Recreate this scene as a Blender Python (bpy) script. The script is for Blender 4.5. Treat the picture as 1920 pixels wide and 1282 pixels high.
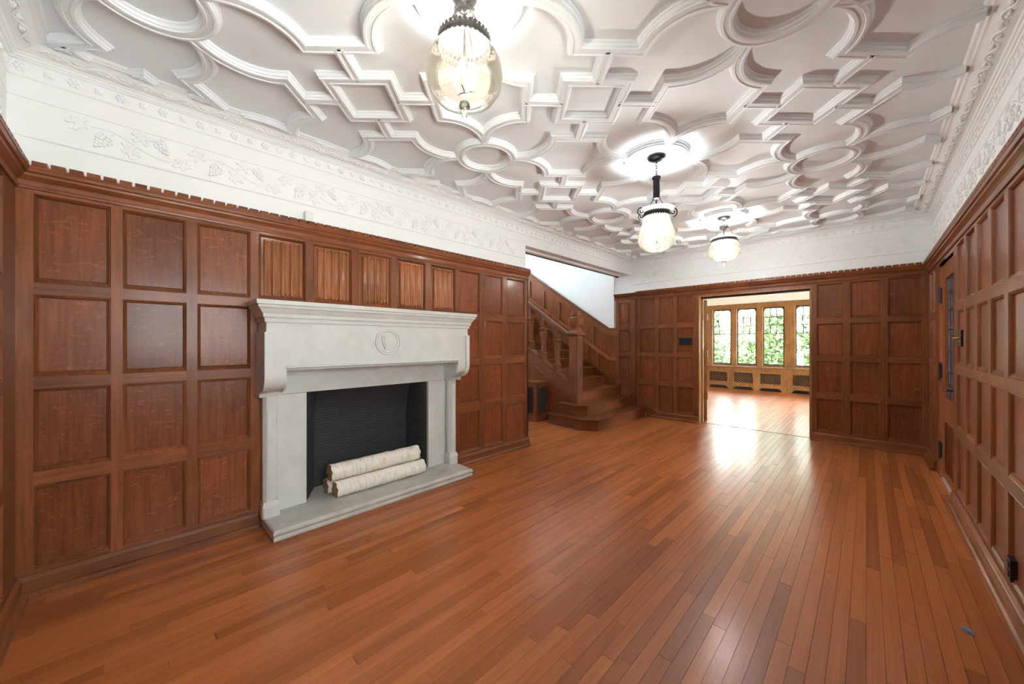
import bpy, bmesh, math, random
from mathutils import Vector, Matrix
random.seed(7)
for o in list(bpy.data.objects): bpy.data.objects.remove(o, do_unlink=True)
scene = bpy.context.scene
COL = scene.collection
PI = math.pi

# ------------------------------------------------------------------ camera, world, sun, exposure
cam_d = bpy.data.cameras.new('camera'); cam = bpy.data.objects.new('camera', cam_d); COL.objects.link(cam)
FPX, TH = 684.0, math.atan(666 / 684.0)
cam_d.sensor_width = 36.0; cam_d.lens = FPX / 1920 * 36.0
cam_d.shift_y = 1.0 / 1920
cam_d.clip_start = 0.02; cam_d.clip_end = 200
cam.location = (0, 0, 1.3)
cam.rotation_euler = (PI / 2, 0, TH - PI / 2)
scene.camera = cam

world = bpy.data.worlds.new('world'); scene.world = world; world.use_nodes = True
wn = world.node_tree; bg = wn.nodes['Background']
bg.inputs['Color'].default_value = (0.93, 0.965, 1.0, 1); bg.inputs['Strength'].default_value = 10.0
sun_d = bpy.data.lights.new('sun', 'SUN'); sun_d.energy = 30.0; sun_d.angle = 0.02; sun_d.color = (1, 0.95, 0.86)
sun = bpy.data.objects.new('sun', sun_d); COL.objects.link(sun)
sun.rotation_euler = Vector((0.75, -0.42, -1.0)).to_track_quat('-Z', 'Y').to_euler()
LAMP_W = 10.5
vs = scene.view_settings
vs.view_transform = 'Standard'; vs.look = 'None'; vs.gamma = 1.0; vs.use_curve_mapping = False
vs.exposure = 1.5

# ------------------------------------------------------------------ room numbers (metres)
YF, XB, YR, XL = 3.08, 6.31, -0.505, -0.43     # front planes of the panelling: left, back, right, front wall
CEIL = 2.83
ROWS = [(.125, .56), (.63, 1.06), (1.12, 1.55), (1.61, 2.07)]
PT = 0.03                                       # panelling thickness in front of the plaster

# ------------------------------------------------------------------ materials
def new_mat(name):
    m = bpy.data.materials.new(name); m.use_nodes = True
    nt = m.node_tree
    return m, nt, nt.nodes['Principled BSDF']
def N(nt, t, **kw):
    n = nt.nodes.new(t)
    for k, v in kw.items(): setattr(n, k, v)
    return n
def ramp(nt, stops):
    r = N(nt, 'ShaderNodeValToRGB')
    el = r.color_ramp.elements
    while len(el) < len(stops): el.new(0.5)
    for e, (p, c) in zip(el, stops):
        e.position = p; e.color = (*c, 1) if len(c) == 3 else c
    return r
def rand_coord(nt, scale, island=False):
    tc = N(nt, 'ShaderNodeTexCoord'); oi = N(nt, 'ShaderNodeObjectInfo')
    mul = N(nt, 'ShaderNodeMath', operation='MULTIPLY'); mul.inputs[1].default_value = 37.0
    src = oi.outputs['Random']
    if island:
        g = N(nt, 'ShaderNodeNewGeometry'); ad = N(nt, 'ShaderNodeMath', operation='ADD')
        nt.links.new(oi.outputs['Random'], ad.inputs[0]); nt.links.new(g.outputs['Random Per Island'], ad.inputs[1])
        fr = N(nt, 'ShaderNodeMath', operation='FRACT'); nt.links.new(ad.outputs[0], fr.inputs[0]); src = fr.outputs[0]
    nt.links.new(src, mul.inputs[0])
    add = N(nt, 'ShaderNodeVectorMath', operation='ADD')
    nt.links.new(tc.outputs['Object'], add.inputs[0]); nt.links.new(mul.outputs[0], add.inputs[1])
    mp = N(nt, 'ShaderNodeMapping'); mp.inputs['Scale'].default_value = scale
    nt.links.new(add.outputs[0], mp.inputs['Vector'])
    return mp.outputs['Vector'], src, add.outputs[0]
def mixc(nt, fac, a, b, mode='MIX'):
    m = N(nt, 'ShaderNodeMix', data_type='RGBA', blend_type=mode)
    for inp, v in ((m.inputs[0], fac), (m.inputs[6], a), (m.inputs[7], b)):
        if hasattr(v, 'links'): nt.links.new(v, inp)
        elif isinstance(v, (int, float)): inp.default_value = v
        else: inp.default_value = (*v, 1)
    return m.outputs[2]
def noise(nt, vec, scale, detail=4, rough=.55, dist=0.0):
    n = N(nt, 'ShaderNodeTexNoise'); n.inputs['Scale'].default_value = scale; n.inputs['Detail'].default_value = detail
    n.inputs['Roughness'].default_value = rough; n.inputs['Distortion'].default_value = dist
    nt.links.new(vec, n.inputs['Vector']); return n.outputs[0]

def oak(name, dark, mid, light, axis='z', rough=.36, fleck=.10, coat=.10, vary=.2, coat_rough=.14, spec=.24):
    m, nt, b = new_mat(name)
    sc = {'z': (26, 26, 1.6), 'x': (1.6, 26, 26), 'y': (26, 1.6, 26)}[axis]
    vec, rnd, raw = rand_coord(nt, sc)
    g = noise(nt, vec, 2.2, 6, .62, .4)
    r1 = ramp(nt, [(.28, dark), (.52, mid), (.78, light)]); nt.links.new(g, r1.inputs[0])
    # broad tone change over the board
    mp2 = N(nt, 'ShaderNodeMapping'); mp2.inputs['Scale'].default_value = (3, 3, 2.0); nt.links.new(raw, mp2.inputs['Vector'])
    b2 = noise(nt, mp2.outputs[0], 1.3, 3)
    rr = ramp(nt, [(.3, (.72, .70, .68)), (.7, (1.14, 1.12, 1.08))]); nt.links.new(b2, rr.inputs[0])
    c = mixc(nt, .8, r1.outputs[0], rr.outputs[0], 'MULTIPLY')
    # medullary ray fleck across the grain
    fs = {'z': (9, 9, 26), 'x': (26, 9, 9), 'y': (9, 26, 9)}[axis]
    mp3 = N(nt, 'ShaderNodeMapping'); mp3.inputs['Scale'].default_value = fs; nt.links.new(raw, mp3.inputs['Vector'])
    fl = noise(nt, mp3.outputs[0], 1.7, 3, .5, 1.6)
    fr = ramp(nt, [(.60, (0, 0, 0)), (.68, (1, 1, 1))]); nt.links.new(fl, fr.inputs[0])
    msk = N(nt, 'ShaderNodeMath', operation='MULTIPLY'); msk.inputs[1].default_value = fleck
    nt.links.new(fr.outputs[0], msk.inputs[0])
    c = mixc(nt, msk.outputs[0], c, [min(1, x * 1.55) for x in light])
    # each board its own tone
    vr = ramp(nt, [(0, (1 - vary,) * 3), (1, (1 + vary, 1 + vary * .85, 1 + vary * .7))]); nt.links.new(rnd, vr.inputs[0])
    c = mixc(nt, 1.0, c, vr.outputs[0], 'MULTIPLY')
    nt.links.new(c, b.inputs['Base Color'])
    rv = N(nt, 'ShaderNodeMapRange'); rv.inputs['To Min'].default_value = rough - .05; rv.inputs['To Max'].default_value = rough + .08
    nt.links.new(g, rv.inputs[0]); nt.links.new(rv.outputs[0], b.inputs['Roughness'])
    b.inputs['Coat Weight'].default_value = coat; b.inputs['Coat Roughness'].default_value = coat_rough
    b.inputs['Specular IOR Level'].default_value = spec
    bp = N(nt, 'ShaderNodeBump'); bp.inputs['Strength'].default_value = .12; bp.inputs['Distance'].default_value = .002
    nt.links.new(g, bp.inputs['Height']); nt.links.new(bp.outputs[0], b.inputs['Normal'])
    return m
def plain(name, col, rough=.5, metal=0.0, bump=0.0, bscale=40, var=0.0, coat=0.0, vscale=6):
    m, nt, b = new_mat(name)
    b.inputs['Base Color'].default_value = (*col, 1); b.inputs['Roughness'].default_value = rough; b.inputs['Metallic'].default_value = metal
    b.inputs['Coat Weight'].default_value = coat
    vec, rnd, raw = rand_coord(nt, (1, 1, 1))
    if var:
        n = noise(nt, vec, vscale, 6)
        r = ramp(nt, [(.25, [x * (1 - var) for x in col]), (.75, [min(1, x * (1 + var)) for x in col])]); nt.links.new(n, r.inputs[0])
        nt.links.new(r.outputs[0], b.inputs['Base Color'])
    if bump:
        n = noise(nt, vec, bscale, 5)
        bp = N(nt, 'ShaderNodeBump'); bp.inputs['Strength'].default_value = bump; bp.inputs['Distance'].default_value = .004
        nt.links.new(n, bp.inputs['Height']); nt.links.new(bp.outputs[0], b.inputs['Normal'])
    return m

O_D, O_M, O_L = (.150, .046, .017), (.208, .068, .026), (.268, .096, .040)
M = {}
M['oak_v'] = oak('oak_vertical', O_D, O_M, O_L, 'z')
M['oak_h'] = oak('oak_horizontal', O_D, O_M, O_L, 'x')
M['oak_y'] = oak('oak_depthwise', O_D, O_M, O_L, 'y')
M['oak_panel'] = oak('oak_panel', [x * y for x, y in zip(O_D, (.94, .83, .78))], [x * y for x, y in zip(O_M, (.96, .85, .8))], [x * y for x, y in zip(O_L, (.98, .88, .83))], 'z', rough=.33, fleck=.45, vary=.2)
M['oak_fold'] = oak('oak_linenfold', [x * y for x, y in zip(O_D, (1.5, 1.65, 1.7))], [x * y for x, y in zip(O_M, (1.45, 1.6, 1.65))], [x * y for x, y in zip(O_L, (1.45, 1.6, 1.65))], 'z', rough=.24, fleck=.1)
M['oak_gold'] = oak('oak_golden', (.16, .072, .022), (.30, .145, .052), (.42, .22, .085), 'z', rough=.32, fleck=.2, vary=.12)
M['stair'] = oak('oak_stair', (.13, .04, .015), (.20, .064, .025), (.28, .10, .042), 'x', rough=.3)

def floor_mat():
    m, nt, b = new_mat('floor_strip_oak')
    vec, rnd, raw = rand_coord(nt, (1.3, 34, 1), True)
    g = noise(nt, vec, 2.0, 6, .6, .3)
    r1 = ramp(nt, [(.25, (.34, .102, .028)), (.55, (.41, .128, .037)), (.8, (.48, .160, .050))]); nt.links.new(g, r1.inputs[0])
    vr = ramp(nt, [(0, (.70, .66, .64)), (.45, (.97, .96, .95)), (1, (1.16, 1.2, 1.22))]); nt.links.new(rnd, vr.inputs[0])
    c = mixc(nt, 1.0, r1.outputs[0], vr.outputs[0], 'MULTIPLY')
    tc = N(nt, 'ShaderNodeTexCoord')
    wear = noise(nt, tc.outputs['Object'], 1.1, 5, .6)
    wr = ramp(nt, [(.35, (.90, .88, .86)), (.7, (1.08, 1.08, 1.08))]); nt.links.new(wear, wr.inputs[0])
    c = mixc(nt, 1.0, c, wr.outputs[0], 'MULTIPLY')
    nt.links.new(c, b.inputs['Base Color'])
    rv = N(nt, 'ShaderNodeMapRange'); rv.inputs['To Min'].default_value = .27; rv.inputs['To Max'].default_value = .38
    nt.links.new(wear, rv.inputs[0]); nt.links.new(rv.outputs[0], b.inputs['Roughness'])
    b.inputs['Coat Weight'].default_value = .3; b.inputs['Coat Roughness'].default_value = .2; b.inputs['Specular IOR Level'].default_value = .32
    mp = N(nt, 'ShaderNodeMapping'); mp.inputs['Scale'].default_value = (3, 18, 1); nt.links.new(tc.outputs['Object'], mp.inputs['Vector'])
    wv = noise(nt, mp.outputs[0], 1.0, 3)
    bp = N(nt, 'ShaderNodeBump'); bp.inputs['Strength'].default_value = .10; bp.inputs['Distance'].default_value = .004
    nt.links.new(wv, bp.inputs['Height']); nt.links.new(bp.outputs[0], b.inputs['Normal'])
    nt.links.new(bp.outputs[0], b.inputs['Coat Normal'])
    return m
M['floor'] = floor_mat()
M['gap'] = plain('floor_gap_dark', (.05, .022, .01), .7)
M['plaster'] = plain('white_plaster', (.86, .885, .895), .62, bump=.05, bscale=60)
M['ceiling'] = plain('ceiling_paint', (.815, .865, .90), .6, bump=.05, bscale=50)
M['stone'] = plain('limestone', (.58, .585, .55), .6, bump=.10, bscale=120, var=.07, vscale=9)
M['hearth'] = plain('worn_limestone', (.47, .455, .415), .55, bump=.25, bscale=60, var=.2, vscale=7)
M['iron'] = plain('dark_iron', (.035, .033, .032), .42, .7)
M['pewter'] = plain('aged_pewter', (.085, .075, .066), .45, .6, var=.25, vscale=60)
M['brass'] = plain('brass', (.62, .42, .16), .28, .95)
M['black'] = plain('black_plate', (.012, .013, .018), .3)
M['white_plastic'] = plain('white_plastic', (.78, .78, .76), .35)
M['lead'] = plain('lead_came', (.03, .033, .035), .5, .5)
M['steel'] = plain('dark_steel_frame', (.035, .042, .048), .4, .5)
M['white_paint'] = plain('white_wood_paint', (.82, .82, .79), .4)
M['cream'] = plain('cream_wall', (.80, .77, .69), .6)
M['blue'] = plain('blue_foil', (.13, .25, .40), .35)
M['bounce_paving'] = plain('pale_bounce_ground', (.64, .635, .62), .8, var=.12)  # kept pale to throw sunlight back into the room
M['lawn'] = plain('lawn', (.10, .22, .045), .8, var=.4, vscale=3)
M['bark'] = plain('tree_bark', (.12, .085, .06), .85, bump=.5, bscale=20, var=.3)
M['cut'] = plain('cut_wood_end', (.30, .17, .085), .75, var=.3, vscale=40)
M['candle'] = plain('candle_sleeve', (.72, .60, .40), .5)

def brick_mat():
    m, nt, b = new_mat('black_firebrick')
    tc = N(nt, 'ShaderNodeTexCoord')
    mp = N(nt, 'ShaderNodeMapping'); mp.inputs['Rotation'].default_value = (PI / 2, 0, 0)
    nt.links.new(tc.outputs['Object'], mp.inputs['Vector'])
    br = N(nt, 'ShaderNodeTexBrick'); br.inputs['Scale'].default_value = 1
    br.inputs['Brick Width'].default_value = .22; br.inputs['Row Height'].default_value = .0245; br.inputs['Mortar Size'].default_value = .0022
    br.inputs['Color1'].default_value = (.016, .018, .019, 1); br.inputs['Color2'].default_value = (.022, .025, .026, 1); br.inputs['Mortar'].default_value = (.05, .054, .055, 1)
    nt.links.new(mp.outputs[0], br.inputs['Vector'])
    nt.links.new(br.outputs['Color'], b.inputs['Base Color']); b.inputs['Roughness'].default_value = .6
    bp = N(nt, 'ShaderNodeBump'); bp.invert = True; bp.inputs['Strength'].default_value = .5; bp.inputs['Distance'].default_value = .004
    nt.links.new(br.outputs['Fac'], bp.inputs['Height']); nt.links.new(bp.outputs[0], b.inputs['Normal'])
    return m
M['firebrick'] = brick_mat()

def birch_mat():
    m, nt, b = new_mat('birch_bark')
    vec, rnd, raw = rand_coord(nt, (1, 1, 1))
    mp = N(nt, 'ShaderNodeMapping'); mp.inputs['Scale'].default_value = (60, 9, 9); nt.links.new(raw, mp.inputs['Vector'])
    n1 = noise(nt, mp.outputs[0], 1.4, 5, .6)
    r = ramp(nt, [(.27, (.30, .20, .12)), (.36, (.66, .58, .46)), (.5, (.80, .76, .66)), (.8, (.86, .84, .77))]); nt.links.new(n1, r.inputs[0])
    n2 = noise(nt, raw, 7, 5); r2 = ramp(nt, [(.56, (1, 1, 1)), (.68, (.90, .77, .58))]); nt.links.new(n2, r2.inputs[0])
    c = mixc(nt, 1, r.outputs[0], r2.outputs[0], 'MULTIPLY'); nt.links.new(c, b.inputs['Base Color'])
    b.inputs['Roughness'].default_value = .6
    bp = N(nt, 'ShaderNodeBump'); bp.inputs['Strength'].default_value = .3; bp.inputs['Distance'].default_value = .004
    nt.links.new(n1, bp.inputs['Height']); nt.links.new(bp.outputs[0], b.inputs['Normal'])
    return m
M['birch'] = birch_mat()

def glass_mix(name, tint, clear, gloss=.07, trans=0.0, tcol=(1, 1, 1), rough=.03, streak=False):
    """thin pane: clear = see-through share, trans = translucent share, rest glossy"""
    m = bpy.data.materials.new(name); m.use_nodes = True; nt = m.node_tree
    for n in list(nt.nodes):
        if n.type != 'OUTPUT_MATERIAL': nt.nodes.remove(n)
    out = [n for n in nt.nodes if n.type == 'OUTPUT_MATERIAL'][0]
    t = N(nt, 'ShaderNodeBsdfTransparent'); t.inputs[0].default_value = (*tint, 1)
    g = N(nt, 'ShaderNodeBsdfGlossy'); g.inputs['Roughness'].default_value = rough
    fr = N(nt, 'ShaderNodeFresnel'); fr.inputs['IOR'].default_value = 1.45
    base = t.outputs[0]
    if trans:
        tl = N(nt, 'ShaderNodeBsdfTranslucent'); tl.inputs[0].default_value = (*tcol, 1)
        df = N(nt, 'ShaderNodeBsdfDiffuse'); df.inputs[0].default_value = (*tcol, 1)
        a = N(nt, 'ShaderNodeMixShader'); a.inputs[0].default_value = .25
        nt.links.new(tl.outputs[0], a.inputs[1]); nt.links.new(df.outputs[0], a.inputs[2])
        mx = N(nt, 'ShaderNodeMixShader'); mx.inputs[0].default_value = trans
        if streak:
            tc = N(nt, 'ShaderNodeTexCoord'); nz = noise(nt, tc.outputs['Object'], 9, 4, .6, .8)
            mr = N(nt, 'ShaderNodeMapRange'); mr.inputs['From Min'].default_value = .3; mr.inputs['From Max'].default_value = .7
            mr.inputs['To Min'].default_value = trans * .75; mr.inputs['To Max'].default_value = min(1, trans * 1.25)
            nt.links.new(nz, mr.inputs[0]); nt.links.new(mr.outputs[0], mx.inputs[0])
        nt.links.new(t.outputs[0], mx.inputs[1]); nt.links.new(a.outputs[0], mx.inputs[2]); base = mx.outputs[0]
    f = N(nt, 'ShaderNodeMixShader'); nt.links.new(fr.outputs[0], f.inputs[0])
    nt.links.new(base, f.inputs[1]); nt.links.new(g.outputs[0], f.inputs[2]); nt.links.new(f.outputs[0], out.inputs[0])
    return m
M['pane'] = glass_mix('window_glass', (.95, .97, .96), .9)
M['door_glass'] = glass_mix('rippled_door_glass', (.16, .19, .22), .3, trans=.25, tcol=(.22, .25, .28), rough=.12)
M['globe'] = glass_mix('etched_lamp_glass', (1, .985, .95), .5, trans=.03, tcol=(.98, .86, .62), rough=.08, streak=True)
M['clear_glass'] = glass_mix('clear_lamp_glass', (.98, .98, .97), .9)
def emit(name, col, s):
    m = bpy.data.materials.new(name); m.use_nodes = True; nt = m.node_tree
    b = nt.nodes['Principled BSDF']; b.inputs['Base Color'].default_value = (*col, 1)
    b.inputs['Emission Color'].default_value = (*col, 1); b.inputs['Emission Strength'].default_value = s
    return m
M['bulb'] = emit('glowing_bulb', (1, .90, .72), 60)
def leaf_mat():
    m, nt, b = new_mat('leaf_green')
    g = N(nt, 'ShaderNodeNewGeometry')
    r = ramp(nt, [(0, (.04, .09, .018)), (.5, (.11, .18, .05)), (1, (.26, .32, .17))]); nt.links.new(g.outputs['Random Per Island'], r.inputs[0])
    nt.links.new(r.outputs[0], b.inputs['Base Color']); b.inputs['Roughness'].default_value = .55
    return m
M['leaf'] = leaf_mat()

# ------------------------------------------------------------------ mesh builder
class MB:
    def __init__(s): s.v = []; s.f = []
    def add(s, vs, fs):
        o = len(s.v); s.v += [tuple(p) for p in vs]; s.f += [tuple(i + o for i in f) for f in fs]; return s
    def box(s, x0, x1, y0, y1, z0, z1):
        return s.add([(x0, y0, z0), (x1, y0, z0), (x1, y1, z0), (x0, y1, z0), (x0, y0, z1), (x1, y0, z1), (x1, y1, z1), (x0, y1, z1)],
                     [(0, 3, 2, 1), (4, 5, 6, 7), (0, 1, 5, 4), (1, 2, 6, 5), (2, 3, 7, 6), (3, 0, 4, 7)])
    def cbox(s, x0, x1, y0, y1, z0, z1, c):     # box with chamfered upright edges
        p = [(x0 + c, y0), (x1 - c, y0), (x1, y0 + c), (x1, y1 - c), (x1 - c, y1), (x0 + c, y1), (x0, y1 - c), (x0, y0 + c)]
        return s.prism(p, z0, z1)
    def prism(s, poly, z0, z1):
        n = len(poly)
        return s.add([(x, y, z0) for x, y in poly] + [(x, y, z1) for x, y in poly],
                     [tuple(range(n - 1, -1, -1)), tuple(range(n, 2 * n))] + [(i, (i + 1) % n, n + (i + 1) % n, n + i) for i in range(n)])
    def prism_x(s, poly, x0, x1):               # poly in (y, z)
        n = len(poly)
        return s.add([(x0, y, z) for y, z in poly] + [(x1, y, z) for y, z in poly],
                     [tuple(range(n)), tuple(range(2 * n - 1, n - 1, -1))] + [(i, n + i, n + (i + 1) % n, (i + 1) % n) for i in range(n)])
    def prism_y(s, poly, y0, y1):               # poly in (x, z)
        n = len(poly)
        return s.add([(x, y0, z) for x, z in poly] + [(x, y1, z) for x, z in poly],
                     [tuple(range(n)), tuple(range(2 * n - 1, n - 1, -1))] + [(i, n + i, n + (i + 1) % n, (i + 1) % n) for i in range(n)])
    def loops(s, L, cap0=False, cap1=False, closed=True):
        n = len(L[0]); o = len(s.v)
        for l in L: s.v += [tuple(p) for p in l]
        for k in range(len(L) - 1):
            for i in range(n if closed else n - 1):
                a = o + k * n + i; b = o + k * n + (i + 1) % n
                s.f.append((a, b, b + n, a + n))
        if cap0: s.f.append(tuple(o + i for i in range(n - 1, -1, -1)))
        if cap1: s.f.append(tuple(o + (len(L) - 1) * n + i for i in range(n)))
        return s
    def lathe(s, prof, n=24, c=(0, 0, 0), cap=True):
        return s.loops([[(c[0] + r * math.cos(2 * PI * i / n), c[1] + r * math.sin(2 * PI * i / n), c[2] + z) for i in range(n)] for r, z in prof], cap, cap)
    def tube(s, pts, r, n=8, closed=False):
        pts = [Vector(p) for p in pts]; m = len(pts); L = []; up = None
        for i, p in enumerate(pts):
            if closed: t = pts[(i + 1) % m] - pts[i - 1]
            else: t = pts[min(i + 1, m - 1)] - pts[max(i - 1, 0)]
            t.normalize()
            if up is None: up = Vector((0, 0, 1)) if abs(t.z) < .9 else Vector((1, 0, 0))
            a = t.cross(up)
            if a.length < 1e-4: a = t.orthogonal()
            a.normalize(); b = a.cross(t); up = b
            rr = r[i] if isinstance(r, (list, tuple)) else r
            L.append([p + a * rr * math.cos(2 * PI * k / n) + b * rr * math.sin(2 * PI * k / n) for k in range(n)])
        if closed: L.append(L[0]); return s.loops(L)
        return s.loops(L, True, True)
    def sweep(s, path, prof, closed, z=0.0, zs=-1):   # path in xy; prof = (offset, depth)
        n = len(path); P = [Vector(p) for p in path]; L = []
        for i in range(n):
            if closed or 0 < i < n - 1:
                d0 = (P[i] - P[i - 1]).normalized(); d1 = (P[(i + 1) % n] - P[i]).normalized()
            elif i == 0: d0 = d1 = (P[1] - P[0]).normalized()
            else: d0 = d1 = (P[i] - P[i - 1]).normalized()
            n0 = Vector((-d0.y, d0.x)); n1 = Vector((-d1.y, d1.x)); m = (n0 + n1)
            if m.length < 1e-4: m = n0
            m.normalize(); k = 1 / max(.35, m.dot(n0))
            L.append([(P[i].x + m.x * k * o, P[i].y + m.y * k * o, z + zs * d) for o, d in prof])
        if closed: L.append(L[0]); return s.loops(L, closed=False)
        s.loops(L, closed=False)
        nn = len(prof); o = len(s.v) - nn * len(L)
        s.f.append(tuple(o + i for i in range(nn))); s.f.append(tuple(o + (len(L) - 1) * nn + i for i in range(nn - 1, -1, -1)))
        return s
    def mesh(s, name, smooth=False, fix=True):
        me = bpy.data.meshes.new(name); me.from_pydata(s.v, [], s.f)
        if fix:
            bm = bmesh.new(); bm.from_mesh(me); bmesh.ops.recalc_face_normals(bm, faces=bm.faces); bm.to_mesh(me); bm.free()
        if smooth:
            me.polygons.foreach_set('use_smooth', [True] * len(me.polygons))
            try: me.set_sharp_from_angle(angle=math.radians(38))
            except Exception: pass
        me.update(); return me
def link(name, data, mat=None, parent=None, loc=(0, 0, 0), rotz=0.0):
    if mat is not None and data is not None and hasattr(data, 'materials') and not data.materials: data.materials.append(M[mat])
    o = bpy.data.objects.new(name, data); COL.objects.link(o)
    o.parent = parent; o.location = loc; o.rotation_euler = (0, 0, rotz)
    return o
def obj(name, mb, mat, parent=None, loc=(0, 0, 0), rotz=0.0, smooth=False, fix=True):
    return link(name, mb.mesh(name, smooth, fix), mat, parent, loc, rotz)
def struct(o): o['kind'] = 'structure'; return o
def tag(o, label, cat, group=None):
    o['label'] = label; o['category'] = cat
    if group: o['group'] = group
    return o
def thing(name, label, cat, loc=(0, 0, 0), rotz=0, group=None):
    return tag(link(name, None, None, None, loc, rotz), label, cat, group)
CACHE = {}
def shared(key, fn, name, smooth=False):
    if key not in CACHE: CACHE[key] = fn().mesh(name, smooth)
    return CACHE[key]

# ------------------------------------------------------------------ walls, floor, ceiling shells
WP = PT                                           # plaster sits this far behind the panelling front
wall_left = struct(obj('wall_left', MB()
    .box(XL - .3, .88, YF + WP, YF + .36, 0, 3.0).box(2.02, 3.44, YF + WP, YF + .36, 0, 3.0)
    .box(.88, 2.02, YF + WP, YF + .36, .95, 3.0).box(.88, 2.02, YF + .30, YF + .36, 0, .95)
    .box(3.44, XB + .19, YF + WP, YF + .36, 2.545, 3.0), 'plaster'))
wall_back = struct(obj('wall_back', MB()
    .box(XB + WP, XB + .19, 1.95, YF + .36, 0, 3.0).box(XB + WP, XB + .19, YR - .3, .535, 0, 3.0)
    .box(XB + WP, XB + .19, .535, 1.95, 2.05, 3.0), 'plaster'))
NW0, NW1 = -.10, 1.235                             # hall window in the right wall, beside the camera
DX0, DX1 = 4.66, 5.50                              # leaded door leaf in the right wall
wall_right = struct(obj('wall_right', MB()
    .box(XL - .3, NW0, YR - .26, YR - WP, 0, 3.0).box(NW1, DX0, YR - .26, YR - WP, 0, 3.0)
    .box(NW0, NW1, YR - .26, YR - WP, 0, 1.06).box(NW0, NW1, YR - .26, YR - WP, 2.07, 3.0).box(DX1, XB + WP, YR - .26, YR - WP, 0, 3.0)
    .box(DX0, DX1, YR - .26, YR - WP, 2.07, 3.0), 'plaster'))
wall_front = struct(obj('wall_front', MB().box(XL - .3, XL - WP, YR - WP, YF + WP, 0, 3.0), 'plaster'))
ceiling = struct(obj('ceiling', MB().box(XL - .3, XB + .19, YR - .26, YF + .36, CEIL, CEIL + .12), 'ceiling'))

# stair hall shell
HX0, HY1, HZ = 3.20, 7.6, 4.6
struct(obj('wall_stair', MB().box(XB, XB + .19, YF + .36, HY1, 0, HZ), 'plaster'))
struct(obj('wall_hall_end', MB().box(HX0 - .2, 3.9, HY1, HY1 + .15, 0, HZ).box(5.9, XB + .19, HY1, HY1 + .15, 0, HZ).box(3.9, 5.9, HY1, HY1 + .15, 0, 2.2).box(3.9, 5.9, HY1, HY1 + .15, 4.1, HZ), 'plaster'))
sw_ = struct(obj('window_stair', MB().box(3.9, 5.9, HY1 + .06, HY1 + .065, 2.2, 4.1), 'pane'))  # unseen window, added only to let daylight into the stairwell
for x_ in (3.9, 4.38, 4.86, 5.36, 5.86): obj('mullion', MB().box(x_, x_ + .04, HY1 + .03, HY1 + .1, 2.2, 4.1), 'oak_gold', sw_)
struct(obj('wall_hall_side', MB().box(HX0 - .2, HX0, YF + .36, HY1, 0, HZ).box(HX0 - .2, XB + .19, YF + .2, YF + .36, 3.0, HZ), 'plaster'))
struct(obj('ceiling_hall', MB().box(HX0 - .2, XB + .19, YF + .2, HY1 + .15, HZ, HZ + .1), 'ceiling'))
# garden room shell
GX0, GX1, GY0, GY1, GZ = XB + .19, 11.86, -1.6, 5.2, 2.78
struct(obj('wall_garden_left', MB().box(GX0, GX1 + .2, GY1, GY1 + .15, 0, GZ), 'cream'))
struct(obj('wall_garden_right', MB().box(GX0, 7.4, GY0 - .15, GY0, 0, GZ).box(11.0, GX1 + .2, GY0 - .15, GY0, 0, GZ).box(7.4, 11.0, GY0 - .15, GY0, 0, .4).box(7.4, 11.0, GY0 - .15, GY0, 2.3, GZ), 'cream'))
wgr = struct(obj('window_side', MB().box(7.4, 11.0, GY0 - .08, GY0 - .075, .4, 2.3), 'pane'))
for x_ in (7.4, 8.29, 9.18, 10.07, 10.95): obj('mullion', MB().box(x_, x_ + .05, GY0 - .12, GY0 - .03, .4, 2.3), 'oak_gold', wgr)
struct(obj('wall_garden_near', MB().box(GX0, GX0 + .02, GY0, .535, 0, GZ).box(GX0, GX0 + .02, 1.95, GY1, 0, GZ).box(GX0, GX0 + .02, .535, 1.95, 2.06, GZ), 'cream'))
struct(obj('ceiling_garden', MB().box(GX0, GX1 + .2, GY0 - .15, GY1 + .15, GZ, GZ + .1), 'white_paint'))

# ------------------------------------------------------------------ floor planks
floor = struct(obj('floor', MB().box(XL - .3, GX1 + .2, GY0 - .1, HY1, -.12, -.018), 'gap'))
def proj(x, y, z):
    c, s = math.cos(TH), math.sin(TH)
    d = c * x + s * y; l = s * x - c * y
    return (960 + FPX * l / max(d, .05), 642 - FPX * (z - 1.3) / max(d, .05), d)
planks = []
def run_planks(x0, x1, y0, y1, w):
    rr = random.Random(3); k = 0; y = y0
    while y < y1 - .004:
        x = x0 - rr.uniform(0, .9)
        ye = min(y + w, y1)
        while x < x1:
            L = rr.choice((.45, .62, .8, .95, 1.15, 1.4, 1.7)); a, b = max(x, x0), min(x + L, x1)
            if b - a > .03: planks.append((a, b, y, ye, rr.uniform(-.0006, .0006)))
            x += L
        y = ye
run_planks(XL, XB + .10, YR, YF, .0565)
run_planks(3.46, XB, YF, 5.4, .0565)
run_planks(XB + .102, GX1, GY0, GY1, .0565)
def vis(p):
    a, b, y0, y1, _ = p; n = 0; A = 0
    for i in range(7):
        x = a + (b - a) * (i + .5) / 7; u, v, d = proj(x, (y0 + y1) / 2, 0)
        if d > .4 and 0 < u < 1920 and v < 1282: A += (b - a) / 7 * (y1 - y0) / d ** 3
    if y0 > YF or a > XB: A *= .2
    return A
planks.sort(key=vis, reverse=True)
def plank_box(mb, p, g=.0007):
    a, b, y0, y1, dz = p
    return mb.box(a + g, b - g, y0 + g, y1 - g, -.018, dz)
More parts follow.
